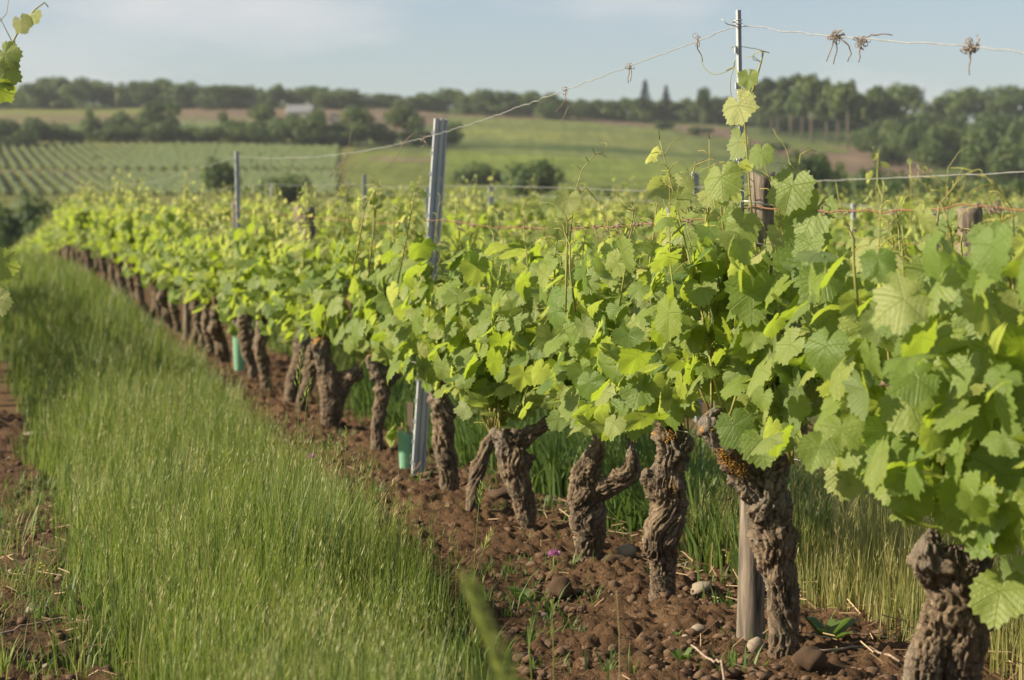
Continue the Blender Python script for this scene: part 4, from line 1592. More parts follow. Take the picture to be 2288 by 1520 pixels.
# ------------------------------------------------------------------ posts, stakes, sleeves
def channel_post(px_top, px_bot, Y, width, depth, label, group=None, rot=0.25, holes=True, cat='post'):
    """rolled steel post: a web with two side flanges and pressed ribs, hook lugs down one edge"""
    top = at(px_top[0], px_top[1], Y)
    x_b = at(px_bot[0], px_bot[1], Y)
    bot = Vector((x_b.x, Y, gz(x_b.x, Y) - .15)) if px_bot[1] else x_b
    ax = (top - bot).normalized()
    a = Matrix.Rotation(rot, 3, ax) @ (Vector((1, 0, 0)) - ax * ax.x).normalized()
    b = ax.cross(a)
    w, d = width / 2, depth
    prof = [(-w, d), (-w, 0), (-w * .45, 0), (-w * .33, d * .35), (-w * .15, d * .35), (-w * .05, 0), (w * .45, 0), (w * .52, d * .3), (w * .66, d * .3), (w * .74, 0), (w, 0), (w, d)]
    th = .0035 if width > .03 else .0022
    inner = [(x * (1 - th / w * .9), yv + th) if abs(x) < w else (x - math.copysign(th, x), yv) for x, yv in prof]
    inner[1] = (-w + th, th); inner[-2] = (w - th, th)
    g = Geo()
    n = len(prof)
    v = []
    for p0 in (bot, top):
        for lst in (prof, inner):
            for (x, yv) in lst:
                v.append(p0 + a * x + b * yv)
    f = []
    for i in range(n - 1):
        f.append([i, i + 1, 2 * n + i + 1, 2 * n + i])
        f.append([n + i + 1, n + i, 3 * n + i, 3 * n + i + 1])
        f.append([2 * n + i, 2 * n + i + 1, 3 * n + i + 1, 3 * n + i])
    f.append([0, 2 * n, 3 * n, n]); f.append([n - 1, 2 * n - 1, 4 * n - 1, 3 * n - 1])
    g.add(v, f)
    o = link('steel_post', g.mesh('steel_post', M_GALV, False))
    tag(o, label, cat, group)
    if holes:
        g2 = Geo()
        L = (top - bot).length
        k = .25
        while k < L - .05:
            c = bot + ax * k - a * (w + .004) + b * d * .6
            g2.box(c, (.004, .003, .009), Matrix((a, b, ax)).transposed())
            k += .10
        link('wire_lug', g2.mesh('wire_lug', M_GALV, False), o)['kind'] = 'stuff'
    return o


channel_post((1652, 22), (1678, 1300), 6.06, .0115, .010, 'thin grey steel rod post rising tall beside the wooden stake into the sky', rot=.5)
channel_post((987, 266), (930, 1080), 10.4, .064, .026, 'wide leaning galvanised steel channel post with ribs, mid row', rot=.30)
channel_post((530, 338), (540, 800), 17.1, .030, .02, 'thin grey steel post above the leaves further up the front row', rot=.4)
gp = 'steel posts of the rows behind'
for (x, yt, k, lab) in [
        (815, 390, 1, 'steel post left of the wide channel post, standing behind the front row'), (1098, 414, 1, 'steel post right of the wide channel post, in front of the round bush'),
        (957, 420, 1, 'steel post half hidden just behind the wide channel post'), (1555, 385, 1, 'pale tilted steel post left of the tall rod post'),
        (1497, 412, 2, 'thin dim steel post left of the pale tilted one'), (608, 410, 1, 'short blurred steel post between far stake and stump topped stake'),
        (2090, 475, 1, 'blurred steel post left of the weathered stump stake behind the leaves'), (770, 446, 2, 'faint steel post top left of the tall vine tip'), (1910, 455, 2, 'faint steel post top near the rusty wire')]:
    D = D0 + PITCH_ROW * k
    Y = row_depth(x, D)
    channel_post((x, yt), (x - (7 if x == 1555 else 2) + (16 if x == 1555 else 0), 700), Y, .045, .025, lab, gp, holes=False, rot=rng.uniform(.1, .6))


def wood_stake(top, bot, Y, r, label, m, seed, n=18, square=0.0, bury=.2):
    t = at(top[0], top[1], Y); b = at(bot[0], bot[1], Y)
    b.z = gz(b.x, b.y) - bury if bot[2] else b.z
    L = (t - b).length
    nl = max(8, int(L / .03))
    th = np.linspace(0, 2 * pi, n, endpoint=False)
    s = np.linspace(0, 1, nl)
    V = []
    for k in s:
        c = np.array(b.lerp(t, k)[:])
        rad = r * (1.04 - .08 * k) * (1 + .0 * th)
        rad = rad * (1 + square * .1 * np.cos(4 * th))
        pn = np.stack([np.cos(th) * 2.2 + seed, np.sin(th) * 2.2, th * 0 + k * L * 1.6], 1)
        crack = np.abs(fbm(np.stack([np.cos(th) * 4 + seed, np.sin(th) * 4, th * 0 + k * L * .9], 1), 2))
        rad = rad * (1 + .10 * fbm(pn, 2) - .10 * np.clip(.22 - crack, 0, .22) / .22)
        V.append(np.stack([c[0] + np.cos(th) * rad, c[1] + np.sin(th) * rad, c[2] + 0 * th], 1))
    V[-1][:, 2] += .010 * np.sin(th * 2 + seed) + nr.uniform(-.004, .004, n)
    V = np.concatenate(V)
    top_c = V[-n:].mean(0) + np.array([0, 0, -.004])
    V = np.concatenate([V, top_c[None]])
    i = (np.arange(nl - 1)[:, None] * n + np.arange(n)[None]).ravel()
    j = (np.arange(nl - 1)[:, None] * n + (np.arange(n)[None] + 1) % n).ravel()
    Q = np.stack([i, j, j + n, i + n], 1)
    T = np.stack([(nl - 1) * n + np.arange(n), (nl - 1) * n + (np.arange(n) + 1) % n, np.full(n, nl * n)], 1)
    org = np.array(b[:])
    me = mesh_np('wooden_stake', V - org, [Q, T], m, True)
    o = link('wooden_stake', me, loc=b)
    tag(o, label, 'stake')
    return o


st = wood_stake((1703, 392), (1672, 1470, 1), 5.98, .0385, 'tall weathered wooden stake behind the lichen-armed grapevine, beside the thin rod post', M_OLDWOOD, 1.3)
wood_stake((2168, 466), (2175, 1000, 1), 10.0, .062, 'broad weathered stake top behind the leaves right of the rusty wire curls', M_OLDWOOD, 4.1)
wood_stake((680, 464), (682, 900, 1), row_depth(680, 2.7), .092, 'broad flat topped grey stake among leaves left of the tall vine tip', M_OLDWOOD, 6.2)
wood_stake((525, 452), (527, 800, 1), 17.3, .028, 'slim brown stake below the thin steel post up the row', M_OLDWOOD, 8.4)
wood_stake((415, 463), (416, 700, 1), 21.0, .028, 'slim brown stake farthest up the front row', M_OLDWOOD, 9.9)
# binding of the rod post to the stake
g = Geo()
for zz in (455, 545):
    c = at(1690, zz, 5.98)
    g.tube([c + Vector((cos(a) * .052, sin(a) * .052, .006 * sin(a * 2))) for a in np.linspace(0, 2 * pi, 20)], .0022, 5)
tag(link('wire_binding', g.mesh('wire_binding', M_WIRE)), 'two loops of wire tying the rod post to the wooden stake', 'wire binding')


def plant_sleeve(x, yt, yb, wpx, Y, stake_top, label, stake_dx):
    base = at(x, yb, Y)
    base.z = soil_z(base.x, base.y) - .01
    H = (at(x, yt, Y).z - base.z)
    rad = wpx / 2 / F * Y * 1.08
    root = link('plant_guard', None, loc=base)
    tag(root, label, 'plant guard')
    n, nl = 14, 7
    V = []
    for k in range(nl):
        t = k / (nl - 1)
        for i in range(n):
            a = 2 * pi * i / n
            rr = rad * (.82 + .22 * t) * (1 + .10 * sin(2 * a + 1) + .04 * sin(3 * a + 5 * t))
            V.append((cos(a) * rr, sin(a) * rr, H * t + (.012 * sin(2 * a) if k == nl - 1 else 0)))
    f = [[k * n + i, k * n + (i + 1) % n, (k + 1) * n + (i + 1) % n, (k + 1) * n + i] for k in range(nl - 1) for i in range(n)]
    g = Geo(); g.add(V, f)
    link('sleeve', g.mesh('sleeve', M_SLEEVE), root)
    g = Geo()
    zt = at(x, stake_top, Y).z - base.z
    g.box((stake_dx, -.005, zt / 2 - .05), (rad * .40, rad * .3, zt / 2 + .05))
    link('stake', g.mesh('stake', M_WOOD, False), root)
    # the young vine inside
    stm = Geo()
    pts = [Vector((-.01, -.01, -.02)), Vector((-.012, -.012, H * .6)), Vector((-.02, -.02, H + .05))]
    stm.tube(pts, .0035, 5)
    link('stem', stm.mesh('stem', M_SHOOT), root)
    r_ = random.Random(int(x))
    for k in range(3 if x > 700 else 5):
        o = Vector((-1 if x > 700 else r_.uniform(-1, 1), -.4, 0)).normalized()
        add_leaf(root, make_leaf(r_, Vector((-.03 + .04 * o.x, -.03, H + (r_.uniform(-.03, .03) if x > 700 else r_.uniform(-.01, .08)))), o, r_.uniform(.04, .06), .1), base)


plant_sleeve(908, 966, 1076, 32, 10.55, 900, 'green plastic plant guard with a wooden stick, left of the wide steel post', .018)
plant_sleeve(535, 742, 828, 24, 17.0, 738, 'far green plastic plant guard sprouting young vine leaves', .0)


# ------------------------------------------------------------------ wires
def wire(name, pts, r, m, label, wob=0.0, seed=0, cat='wire', n=5, per=.02):
    r_ = random.Random(seed)
    fine = []
    for a, b in zip(pts[:-1], pts[1:]):
        L = (b - a).length
        k = max(1, min(60, int(L / per)))
        for i in range(k):
            fine.append(a.lerp(b, i / k))
    fine.append(pts[-1])
    arr = np.array([f_[:] for f_ in fine])
    s = np.concatenate([[0], np.cumsum(np.linalg.norm(np.diff(arr, axis=0), axis=1))])
    if wob:
        for ax, ph in ((2, 0), (1, 40)):
            arr[:, ax] += wob * fbm(np.stack([s * 9, s * 0 + ph + seed, s * 0], 1), 3)
    # soften corners
    for _ in range(2):
        arr[1:-1] = (arr[:-2] + arr[1:-1] * 2 + arr[2:]) / 4
    g = Geo()
    g.tube([Vector(p) for p in arr], r, n)
    o = link(name, g.mesh(name, m))
    tag(o, label, cat)
    return o, arr


TOPW = [(2420, 133), (2288, 118), (2150, 101), (2000, 92), (1850, 80), (1740, 70), (1690, 58), (1655, 60), (1640, 60), (1560, 92), (1407, 148), (1262, 202), (1150, 243), (1060, 275), (985, 298), (940, 310), (880, 325), (800, 340), (700, 352), (600, 354), (532, 350), (440, 378), (350, 405), (240, 420)]
top_pts = [at(x, y, row_depth(x)) for x, y in TOPW]
wire('top_wire', top_pts, .0016, M_WIRE, 'pale galvanised top wire of the front row, sagging between steel posts', .010, 3, per=.015)
RUST = [(2420, 470), (2288, 468), (2230, 464), (2150, 458), (2050, 472), (1900, 472), (1760, 472), (1700, 462), (1650, 468), (1590, 488), (1500, 496), (1400, 505), (1250, 512), (1100, 508), (985, 492), (850, 500), (700, 486), (530, 470), (420, 470)]
ru, ru_arr = wire('rusty_wire', [at(x, y, row_depth(x) - .04) for x, y in RUST], .0022, M_RUST, 'rusty brown wire at leaf height with dried tendril curls wound round it', .008, 9, per=.015)
# small tight knots of dead tendril wound on the rusty wire
r_k = random.Random(12)
near_idx = [i for i in range(len(ru_arr)) if ru_arr[i][1] < 9.8]
for k in range(52):
    i = r_k.choice(near_idx)
    c = Vector(ru_arr[i])
    g = Geo()
    for q in range(r_k.choice((1, 1, 2))):
        ax = (RV + rv(r_k, .35)).normalized()
        nn = r_k.randrange(10, 26)
        g.tube(curl_pts(c - ax * .012 + rv(r_k, .002), ax, r_k.uniform(.004, .010), r_k.uniform(1.2, 3.5), nn, r_k.uniform(.0008, .0022)), .0014, 4)
    if r_k.random() < .4:
        p = c.copy(); d = Vector((r_k.uniform(-.5, .5), 0, -1)); tp = [p.copy()]
        for j in range(8):
            d = (d + rv(r_k, .3)).normalized(); p = p + d * r_k.uniform(.006, .013); tp.append(p.copy())
        g.tube(tp, .0012, 4)
    link('tendril_knot', g.mesh('tendril_knot', M_DRYT), ru)

LOWW = [(x, None) for x in (2600, 2288, 2030, 1890, 1730, 1610, 1500, 1340, 1200, 1000, 845, 720, 600)]
low_pts = []
for x, _ in LOWW:
    Y = row_depth(x)
    X = (x - 1144) / F * Y
    low_pts.append(Vector((X + .02, Y + .02, gz(X, Y) + .575)))
wire('low_wire', low_pts, .0017, M_WIRE, 'thin grey low wire running past the trunk heads of the front row', .010, 21, per=.03)
for k, zz, lab in ((1, 1.49, 'pale wire crossing behind the tall wooden stake above the second row'), (2, 1.34, 'fainter wire of the third row, below the second row wire'), (3, 1.30, 'faintest wire of the fourth row close above the far leaves')):
    D = D0 + PITCH_ROW * k
    pts = []
    for Y in np.linspace(D / .51, 46, 14):
        X = D + ROW * Y
        pts.append(Vector((X, Y, gz(X, Y) + zz - .02 * sin(Y * .9))))
    wire('back_wire', pts, .0024, M_WIRE, lab, .014, 30 + k, per=.05)
# lower strand of second row, rusty
D = D0 + PITCH_ROW
wire('back_wire', [Vector((D + ROW * Y, Y, gz(D + ROW * Y, Y) + 1.16)) for Y in np.linspace(9.2, 30, 10)], .0022, M_RUST, 'rusty lower wire of the second row glimpsed behind the leaves', .014, 41, per=.05)


def dried_tendril(x, y, label, strands, knot, seed, Ydx=0.0):
    """dead tendril clump left hanging on the top wire; strands: lists of px offsets"""
    r_ = random.Random(seed)
    Y = row_depth(x) - .004
    c = at(x, y, Y)
    g = Geo()
    for k in range(knot):
        q = c + Vector((r_.gauss(0, .009), r_.gauss(0, .006), r_.gauss(0, .004)))
        d = rv(r_, 1).normalized(); ax = rv(r_, 1).normalized(); tp = [q.copy()]
        for j in range(r_.randrange(8, 18)):
            d = (d + d.cross(ax) * .55 + rv(r_, .25) + (c - q) * 12).normalized()
            q = q + d * .0048
            tp.append(q.copy())
        g.tube(tp, r_.uniform(.0008, .0015), 4)
    for stn in strands:
        pts = [at(x + dx, y + dy, Y + r_.uniform(-.012, .012)) for dx, dy in stn]
        fine = []
        for a, b in zip(pts[:-1], pts[1:]):
            fine += [a, a.lerp(b, .5) + rv(r_, .0015)]
        fine.append(pts[-1])
        g.tube(fine, [.0021 * (1 - .5 * i / len(fine)) for i in range(len(fine))], 5)
    o = link('dried_tendril', g.mesh('dried_tendril', M_DRYT))
    tag(o, label, 'dried tendril', 'dried tendrils hanging on the top wire')


dried_tendril(1868, 84, 'largest tangled dried tendril clump right of the rod post, two legs hanging', [[(-4, 0), (-8, 18), (-22, 54)], [(0, 0), (2, 30), (-6, 60)], [(10, 4), (28, 18), (34, 38), (26, 54)], [(-20, -2), (20, -6)]], 12, 1)
dried_tendril(1926, 92, 'dried tendril knot with a thick hanging stub and a twig pointing along the wire', [[(0, 0), (-6, 26), (-8, 48)], [(4, -4), (20, -14), (45, -16), (68, -13)]], 8, 2)
dried_tendril(2170, 108, 'dried tendril knot far along the wire with one straight hanging tail', [[(0, 0), (-2, 25), (-4, 60)], [(8, -4), (18, -20), (14, -30)], [(-18, 2), (10, 8)]], 11, 3)
dried_tendril(1558, 90, 'single wavy dried tendril hanging left of the rod post', [[(0, 0), (0, 20), (8, 32), (12, 48)]], 3, 4)
dried_tendril(1407, 148, 'short dried tendril with paired thin tails between the two posts', [[(0, 0), (-2, 20), (-3, 38)], [(2, 0), (4, 16), (1, 34)]], 3, 5)
dried_tendril(1262, 202, 'forked dried tendril hanging midway on the sagging wire', [[(0, 0), (2, 20), (-20, 48)], [(1, 18), (8, 38), (-8, 74)]], 3, 6)
dried_tendril(945, 308, 'dried tendril loop just left of the wide steel post', [[(0, 0), (6, 14), (-4, 22)], [(0, 0), (14, 24)]], 4, 7)
dried_tendril(900, 320, 'long thin dried tendril slanting down from the wire', [[(0, 0), (-10, 24), (-28, 50)], [(4, -2), (20, -18), (28, -24)]], 3, 8)
dried_tendril(775, 345, 'tall dry twig standing up through the wire above the leafy tip', [[(-60, 90), (-30, 40), (-5, 10), (6, -24), (12, -58)], [(-40, 50), (-10, 20), (0, 0)]], 2, 9)
dried_tendril(655, 355, 'small dried tendril bits dangling on the wire near the thin post', [[(0, 0), (-6, 18)], [(-50, -2), (-55, 16)], [(-80, -2), (-82, 14)]], 3, 10)

# tie of the top wire on the rod post
g = Geo()
c = at(1648, 60, 6.05)
g.tube([c + Vector((cos(a) * .013, sin(a) * .013, .0015 * a)) for a in np.linspace(0, 12.5, 34)], .0016, 5)
g.tube([c, c + Vector((-.03, -.01, .006)), c + Vector((-.045, -.01, .02))], .0014, 4)
tag(link('wire_tie', g.mesh('wire_tie', M_WIRE)), 'twisted wire tie holding the top wire on the rod post', 'wire tie')


# ------------------------------------------------------------------ single grass stems, clover, small weeds
def grass_stem(path, Y, label, head=0.09, r=.0016, spk=18, size=.024, tone=.7, group=None):
    pts = [at(x, y_, Y) for x, y_ in path]
    base = pts[0].copy()
    if base.z > gz(base.x, base.y) + .02:
        pts = [Vector((base.x, base.y, gz(base.x, base.y) - .01))] + pts
    soup = Soup()
    g = Geo()
    g.tube(pts, [r * (1 - .4 * i / len(pts)) for i in range(len(pts))], 5)
    V = np.array(g.v); Q = np.array([f_ for f_ in g.f if len(f_) == 4])
    soup.add(V, Q, [], np.full(len(V), tone))
    d = (pts[-1] - pts[-2]).normalized()
    for k in range(spk):
        t = k / spk
        c = pts[-1] - d * head * t
        a = k * 2.4 + rng.uniform(-.4, .4)
        out = (Vector((cos(a), sin(a), 0)) * .5 + d).normalized()
        side = out.cross(Vector((-sin(a), cos(a), .2))).normalized()
        L = size * (.6 + .5 * t)
        s0 = c + out * L * .25
        V = np.array([s0[:], (s0 + out * L * .45 + side * L * .14)[:], (s0 + out * L * 1.1)[:], (s0 + out * L * .45 - side * L * .14)[:]])
        soup.add(V, np.array([[0, 1, 2, 3]]), [], np.full(4, min(1, tone + .06)))
    o = link('grass_stem', soup.mesh('grass_stem', M_GRASS))
    tag(o, label, 'grass stem', group)


gs = 'flowering grass stems standing out above the strip'
grass_stem([(664, 1020), (668, 900), (672, 800), (674, 785)], 7.6, 'tallest grass stem with drooping seed head before the stout stump vine', .14, tone=.62, group=gs)
grass_stem([(676, 1030), (682, 930), (690, 862), (693, 850)], 7.6, 'slightly shorter seed head just right of the tallest grass stem', .09, tone=.6, group=gs)
grass_stem([(770, 1080), (772, 1010), (773, 955)], 7.2, 'narrow upright seed head right of the tall stem pair', .08, tone=.64, size=.016, group=gs)
grass_stem([(735, 1085), (736, 1020), (735, 975)], 7.2, 'small seed head between the tall pair and the narrow upright one', .06, tone=.66, size=.016, group=gs)
grass_stem([(1060, 1260), (1068, 1150), (1076, 1082)], 6.4, 'bright green seed head in front of the bowed slender trunk', .075, tone=.55, group=gs)
grass_stem([(820, 1165), (850, 1120), (878, 1078)], 6.7, 'pale straw stem slanting up at the soil edge below the guard', .03, spk=4, tone=.93, group=gs)
grass_stem([(1055, 1300), (1080, 1230), (1098, 1188)], 6.2, 'slanted seed head over bare soil left of the clover', .07, tone=.74, group=gs)
grass_stem([(1150, 1640), (1120, 1500), (1085, 1400), (1046, 1305)], 2.35, 'very blurred pale green seed head close to the lens',   .19, r=.0034, spk=70, size=.030, tone=.66, group=gs)
grass_stem([(1384, 1540), (1384, 1420), (1378, 1320)], 4.6, 'single yellow straw stem rising in front of the soil', .0, r=.0016, spk=0, tone=.95, group=gs)
grass_stem([(1238, 1540), (1236, 1430), (1233, 1345)], 4.7, 'pale green thin stem left of the yellow straw stem', .04, spk=6, size=.014, tone=.74, group=gs)
grass_stem([(1190, 1540), (1182, 1440), (1186, 1385)], 4.5, 'short grass stem at bottom edge left of the pale green stem', .05, spk=8, size=.014, tone=.7, group=gs)


def clover(x, y, Y, label, s=1.0):
    head = at(x, y, Y)
    base = Vector((head.x - .03, head.y, soil_z(head.x - .03, head.y)))
    root = link('clover_plant', None, loc=base)
    tag(root, label, 'clover')
    h = head - base
    g = Geo(); g.tube([Vector((0, 0, -.01)), h * .5 + Vector((.012, 0, 0)), h], .0014, 5)
    link('stem', g.mesh('stem', M_SHOOT), root)
    g = Geo()
    r_ = random.Random(int(x))
    for k in range(110):
        d = rv(r_, 1); d.z = abs(d.z) + .1; d.normalize()
        side = d.orthogonal().normalized()
        g.add([h + d * .003, h + d * .011 * s + side * .002, h + d * .0165 * s, h + d * .011 * s - side * .002], [[0, 1, 2, 3]])
    link('flower_head', g.mesh('flower_head', M_CLOVER), root)
    for k in range(9):
        soup = Soup()
        a = r_.uniform(0, 2 * pi)
        q = h * r_.uniform(.25, .95) + Vector((cos(a) * .03, sin(a) * .03, 0)) * r_.uniform(.5, 1.6)
        L = r_.uniform(.022, .036)
        d = Vector((cos(a), sin(a), r_.uniform(-.2, .5))).normalized()
        sd_ = d.cross(UP).normalized()
        V = np.array([q[:], (q + d * L * .4 + sd_ * L * .3)[:], (q + d * L * .8 + sd_ * L * .25)[:], (q + d * L)[:], (q + d * L * .8 - sd_ * L * .25)[:], (q + d * L * .4 - sd_ * L * .3)[:]])
        soup.add(V, np.array([[0, 1, 2, 3], [0, 3, 4, 5]]), [], np.full(6, r_.uniform(.2, .9)))
        link('leaf', soup.mesh('leaf', M_WEED), root)


clover(1238, 1242, 7.15, 'pink clover flower on its leafy stem left of the forked trunk foot', 1.5)
clover(697, 1022, 8.0, 'small pink clover flower half hidden at the edge of the grass strip', .9)


def broad_weed(x, y, Y, label, n, L0, seed):
    r_ = random.Random(seed)
    p = at(x, y, Y); p.z = soil_z(p.x, p.y) - .005
    root = link('weed_plant', None, loc=p)
    tag(root, label, 'weed')
    for k in range(n):
        soup = Soup()
        a = 2 * pi * k / n + r_.uniform(-.3, .3)
        L = L0 * r_.uniform(.7, 1.2)
        d = Vector((cos(a), sin(a), r_.uniform(.5, 1.5))).normalized()
        sd_ = d.cross(UP).normalized()
        q = Vector((0, 0, 0))
        pts = [q, q + d * L * .4, q + d * L * .8 - UP * L * .05, q + d * L * 1.05 - UP * L * .22]
        w = [.03, .16, .15, .0]
        V = []
        for pt, ww in zip(pts, w):
            V += [(pt + sd_ * L * ww)[:], (pt - sd_ * L * ww)[:]]
        soup.add(np.array(V), np.array([[0, 1, 3, 2], [2, 3, 5, 4], [4, 5, 7, 6]]), [], np.full(8, r_.uniform(0, 1)))
        link('leaf', soup.mesh('leaf', M_WEED), root)


broad_weed(1168, 1345, 6.75, 'broad leaved green weed left of the clover flower', 11, .085, 3)
broad_weed(1522, 1510, 5.75, 'small leafy weed at the bottom edge left of the stake', 8, .07, 4)
broad_weed(1510, 1440, 6.1, 'tiny pale seedling right of the corkscrew trunk foot', 5, .03, 5)
broad_weed(1850, 1440, 6.0, 'dark thin leaved weed in front of the tall dry grass', 10, .12, 6)
broad_weed(60, 1140, 6.8, 'low leafy weed on dark soil left of the grass strip', 9, .07, 7)
root = link('yellow_flower', None, loc=(0, 0, 0))
p = at(96, 1108, 7.2); p.z = gz(p.x, p.y) + .05
root.location = p
tag(root, 'tiny yellow flowers on the soil left of the grass strip', 'flower')
g = Geo()
for k in range(6):
    c = Vector((rng.uniform(-.03, .03), rng.uniform(-.03, .03), rng.uniform(.0, .03)))
    for j in range(5):
        a = j * 2 * pi / 5
        u = Vector((cos(a), sin(a), .4)); w = Vector((-sin(a), cos(a), 0))
        g.add([c, c + u * .005 + w * .003, c + u * .009, c + u * .005 - w * .003], [[0, 1, 2, 3]])
link('petals', g.mesh('petals', M_YELLOW), root)
g = Geo()
g.tube([Vector((0, 0, -.06)), Vector((0, 0, .01))], .002, 5)
link('stem', g.mesh('stem', M_SHOOT), root)

# dead twigs lying on the soil
for (path, lab) in [([(1790, 1455), (1840, 1462), (1920, 1448), (2010, 1478)], 'crooked dead twig lying on soil left of the two-legged vine'),
                    ([(1545, 1450), (1590, 1480), (1612, 1485), (1618, 1520)], 'bent dry rootlet at the bottom edge left of the stake'),
                    ([(0, 1420), (60, 1400), (140, 1385), (200, 1395)], 'long straw stalk lying across the soil left of the grass')]:
    pts = []
    for (x, y_) in path:
        d = ray(x, y_); t = 3.0
        while CAM_H + d.z * t > soil_z(d.x * t, d.y * t) + .02 and t < 30: t += .01
        pts.append(Vector((d.x * t, d.y * t, CAM_H + d.z * t)))
    fine = []
    for a, b in zip(pts[:-1], pts[1:]):
        fine += [a.lerp(b, u) + Vector((0, 0, rng.uniform(0, .012))) for u in (0, .25, .5, .75)]
    fine.append(pts[-1])
    g = Geo(); g.tube(fine, .0035, 6)
    tag(link('dead_twig', g.mesh('dead_twig', M_DRYT)), lab, 'twig')


# ------------------------------------------------------------------ far trees and bushes
def crown_soup(r_, lobes, n, leaf, tone=(0, 1)):
    """leaf clumps spread through several lobes: small bent faces, denser near each lobe's skin"""
    L = np.array([l[:6] for l in lobes])
    vol = L[:, 3] * L[:, 4] * L[:, 5]
    k = nr.choice(len(L), n, p=vol ** .8 / (vol ** .8).sum())
    d = nr.normal(size=(n, 3)); d /= np.linalg.norm(d, axis=1)[:, None]
    rad = nr.uniform(.35, 1.0, n) ** .5
    rad *= 1 + .25 * fbm(d * 1.7 + k[:, None] * 3.3, 2)
    c = L[k, :3] + d * L[k, 3:6] * rad[:, None]
    nrm = d * .9 + nr.normal(0, .45, (n, 3)); nrm /= np.linalg.norm(nrm, axis=1)[:, None]
    a = np.cross(nrm, nr.normal(size=(n, 3))); a /= np.linalg.norm(a, axis=1)[:, None]
    b = np.cross(nrm, a)
    s = leaf * nr.uniform(.6, 1.4, n)[:, None]
    V = np.stack([c - a * s, c - b * s * .7 + nrm * s * .15, c + a * s, c + b * s * .7 + nrm * s * .15], 1).reshape(-1, 3)
    Q = (np.arange(n) * 4)[:, None] + np.array([[0, 1, 2, 3]])
    lt = nr.uniform(tone[0], tone[1], len(L))
    soup = Soup()
    soup.add(V, Q, [], np.repeat(np.clip(lt[k] + nr.normal(0, .18, n), 0, 1), 4))
    return soup


def norm_crown(soup):
    V = np.concatenate(soup.v)
    top = np.percentile(V[:, 2], 99.6)
    wd = np.percentile(np.hypot(V[:, 0], V[:, 1]), 97)
    soup.v = [v * np.array([.5 / wd, .5 / wd, 1 / top]) for v in soup.v]
    return soup


def tree_meshes(seed, kind):
    """unit tree: 1 m tall, about 1 m wide for kind 'broad'"""
    r_ = random.Random(seed)
    g = Geo()
    if kind == 'conifer':
        g.tube([Vector((0, 0, 0)), Vector((.01, 0, .5)), Vector((0, 0, .98))], [.03, .02, .004], 6)
        soup = Soup()
        n = 900
        z = nr.uniform(.08, 1, n) ** .9
        rad = (1 - z) * .30 * (0.55 + .45 * (np.mod(z * 9 + nr.uniform(0, .3, n), 1))) + .01
        a = nr.uniform(0, 2 * pi, n)
        rr = rad * nr.uniform(.4, 1, n)
        c = np.stack([np.cos(a) * rr, np.sin(a) * rr, z - rr * .25], 1)
        out = np.stack([np.cos(a), np.sin(a), np.full(n, -.35)], 1); sd_ = np.stack([-np.sin(a), np.cos(a), np.zeros(n)], 1)
        V = np.stack([c - out * .02, c + sd_ * .022, c + out * .04, c - sd_ * .022], 1).reshape(-1, 3)
        soup.add(V, (np.arange(n) * 4)[:, None] + np.array([[0, 1, 2, 3]]), [], np.repeat(nr.uniform(0, 1, n), 4))
        return g.mesh('trunk', M_TRUNK), norm_crown(soup).mesh('crown', M_CONIFER, False)
    if kind == 'bush':
        lobes = [(r_.uniform(-.32, .32), r_.uniform(-.3, .3), r_.uniform(.25, .62), r_.uniform(.18, .34), r_.uniform(.18, .34), r_.uniform(.2, .36)) for _ in range(9)]
        g.tube([Vector((0, 0, 0)), Vector((0, 0, .4))], [.03, .015], 5)
        return g.mesh('trunk', M_TRUNK), norm_crown(crown_soup(r_, lobes, 1900, .040, (.1, .9))).mesh('crown', M_TREE, False)
    bare = {'broad': .06, 'tall': .44, 'bare': .58}[kind]
    g.tube([Vector((0, 0, -.02)), Vector((r_.uniform(-.02, .02), 0, bare)), Vector((r_.uniform(-.04, .04), 0, .75))], [.028, .022, .008], 7)
    for k in range(5):
        a = r_.uniform(0, 2 * pi); z = r_.uniform(bare * .9, .6)
        g.tube([Vector((0, 0, z)), Vector((cos(a) * .12, sin(a) * .12, z + .12)), Vector((cos(a) * .24, sin(a) * .24, z + .2))], [.012, .008, .003], 5)
    wd = {'broad': 1.0, 'tall': .62, 'bare': .75}[kind]
    lobes = []
    for k in range(15):
        z = r_.uniform(bare + .10, .86)
        sp = .34 * wd * (1 - .55 * abs((z - .5) / .5))
        lobes.append((r_.gauss(0, sp * .75), r_.gauss(0, sp * .75), z, r_.uniform(.16, .25) * wd, r_.uniform(.16, .25) * wd, r_.uniform(.12, .19)))
    lobes.append((0, 0, .80, .2 * wd, .2 * wd, .18))
    return g.mesh('trunk', M_TRUNK), norm_crown(crown_soup(r_, lobes, 2000, .036, (.1, .95))).mesh('crown', M_TREE, False)


TREE = {k: [tree_meshes(s + 10 * i, k) for s in range(c)] for i, (k, c) in enumerate((('broad', 6), ('tall', 5), ('bush', 4), ('conifer', 2), ('bare', 1)))}
r_t = random.Random(42)


def tree(x, yb, yt, wpx, kind, label, group=None, Y=None, name=None, cat='tree', sink=0.0):
    Y = Y or depth_of(x, yb)
    X = (x - 1144) / F * Y
    z = gz(X, Y)
    ztop = CAM_H + (550 - yt) / F * Y
    h = max(1.0, ztop - z + sink)
    w = wpx / F * Y
    tm, cm = r_t.choice(TREE[kind])
    root = link(name or ('bush' if kind == 'bush' else 'conifer_tree' if kind == 'conifer' else 'broadleaf_tree'), None, loc=(X, Y, z - sink))
    nat = .95
    root.scale = (w / nat, w / nat, h)
    root.rotation_euler.z = r_t.uniform(0, 2 * pi)
    tag(root, label, cat, group)
    link('trunk', tm, root)
    link('crown', cm, root)


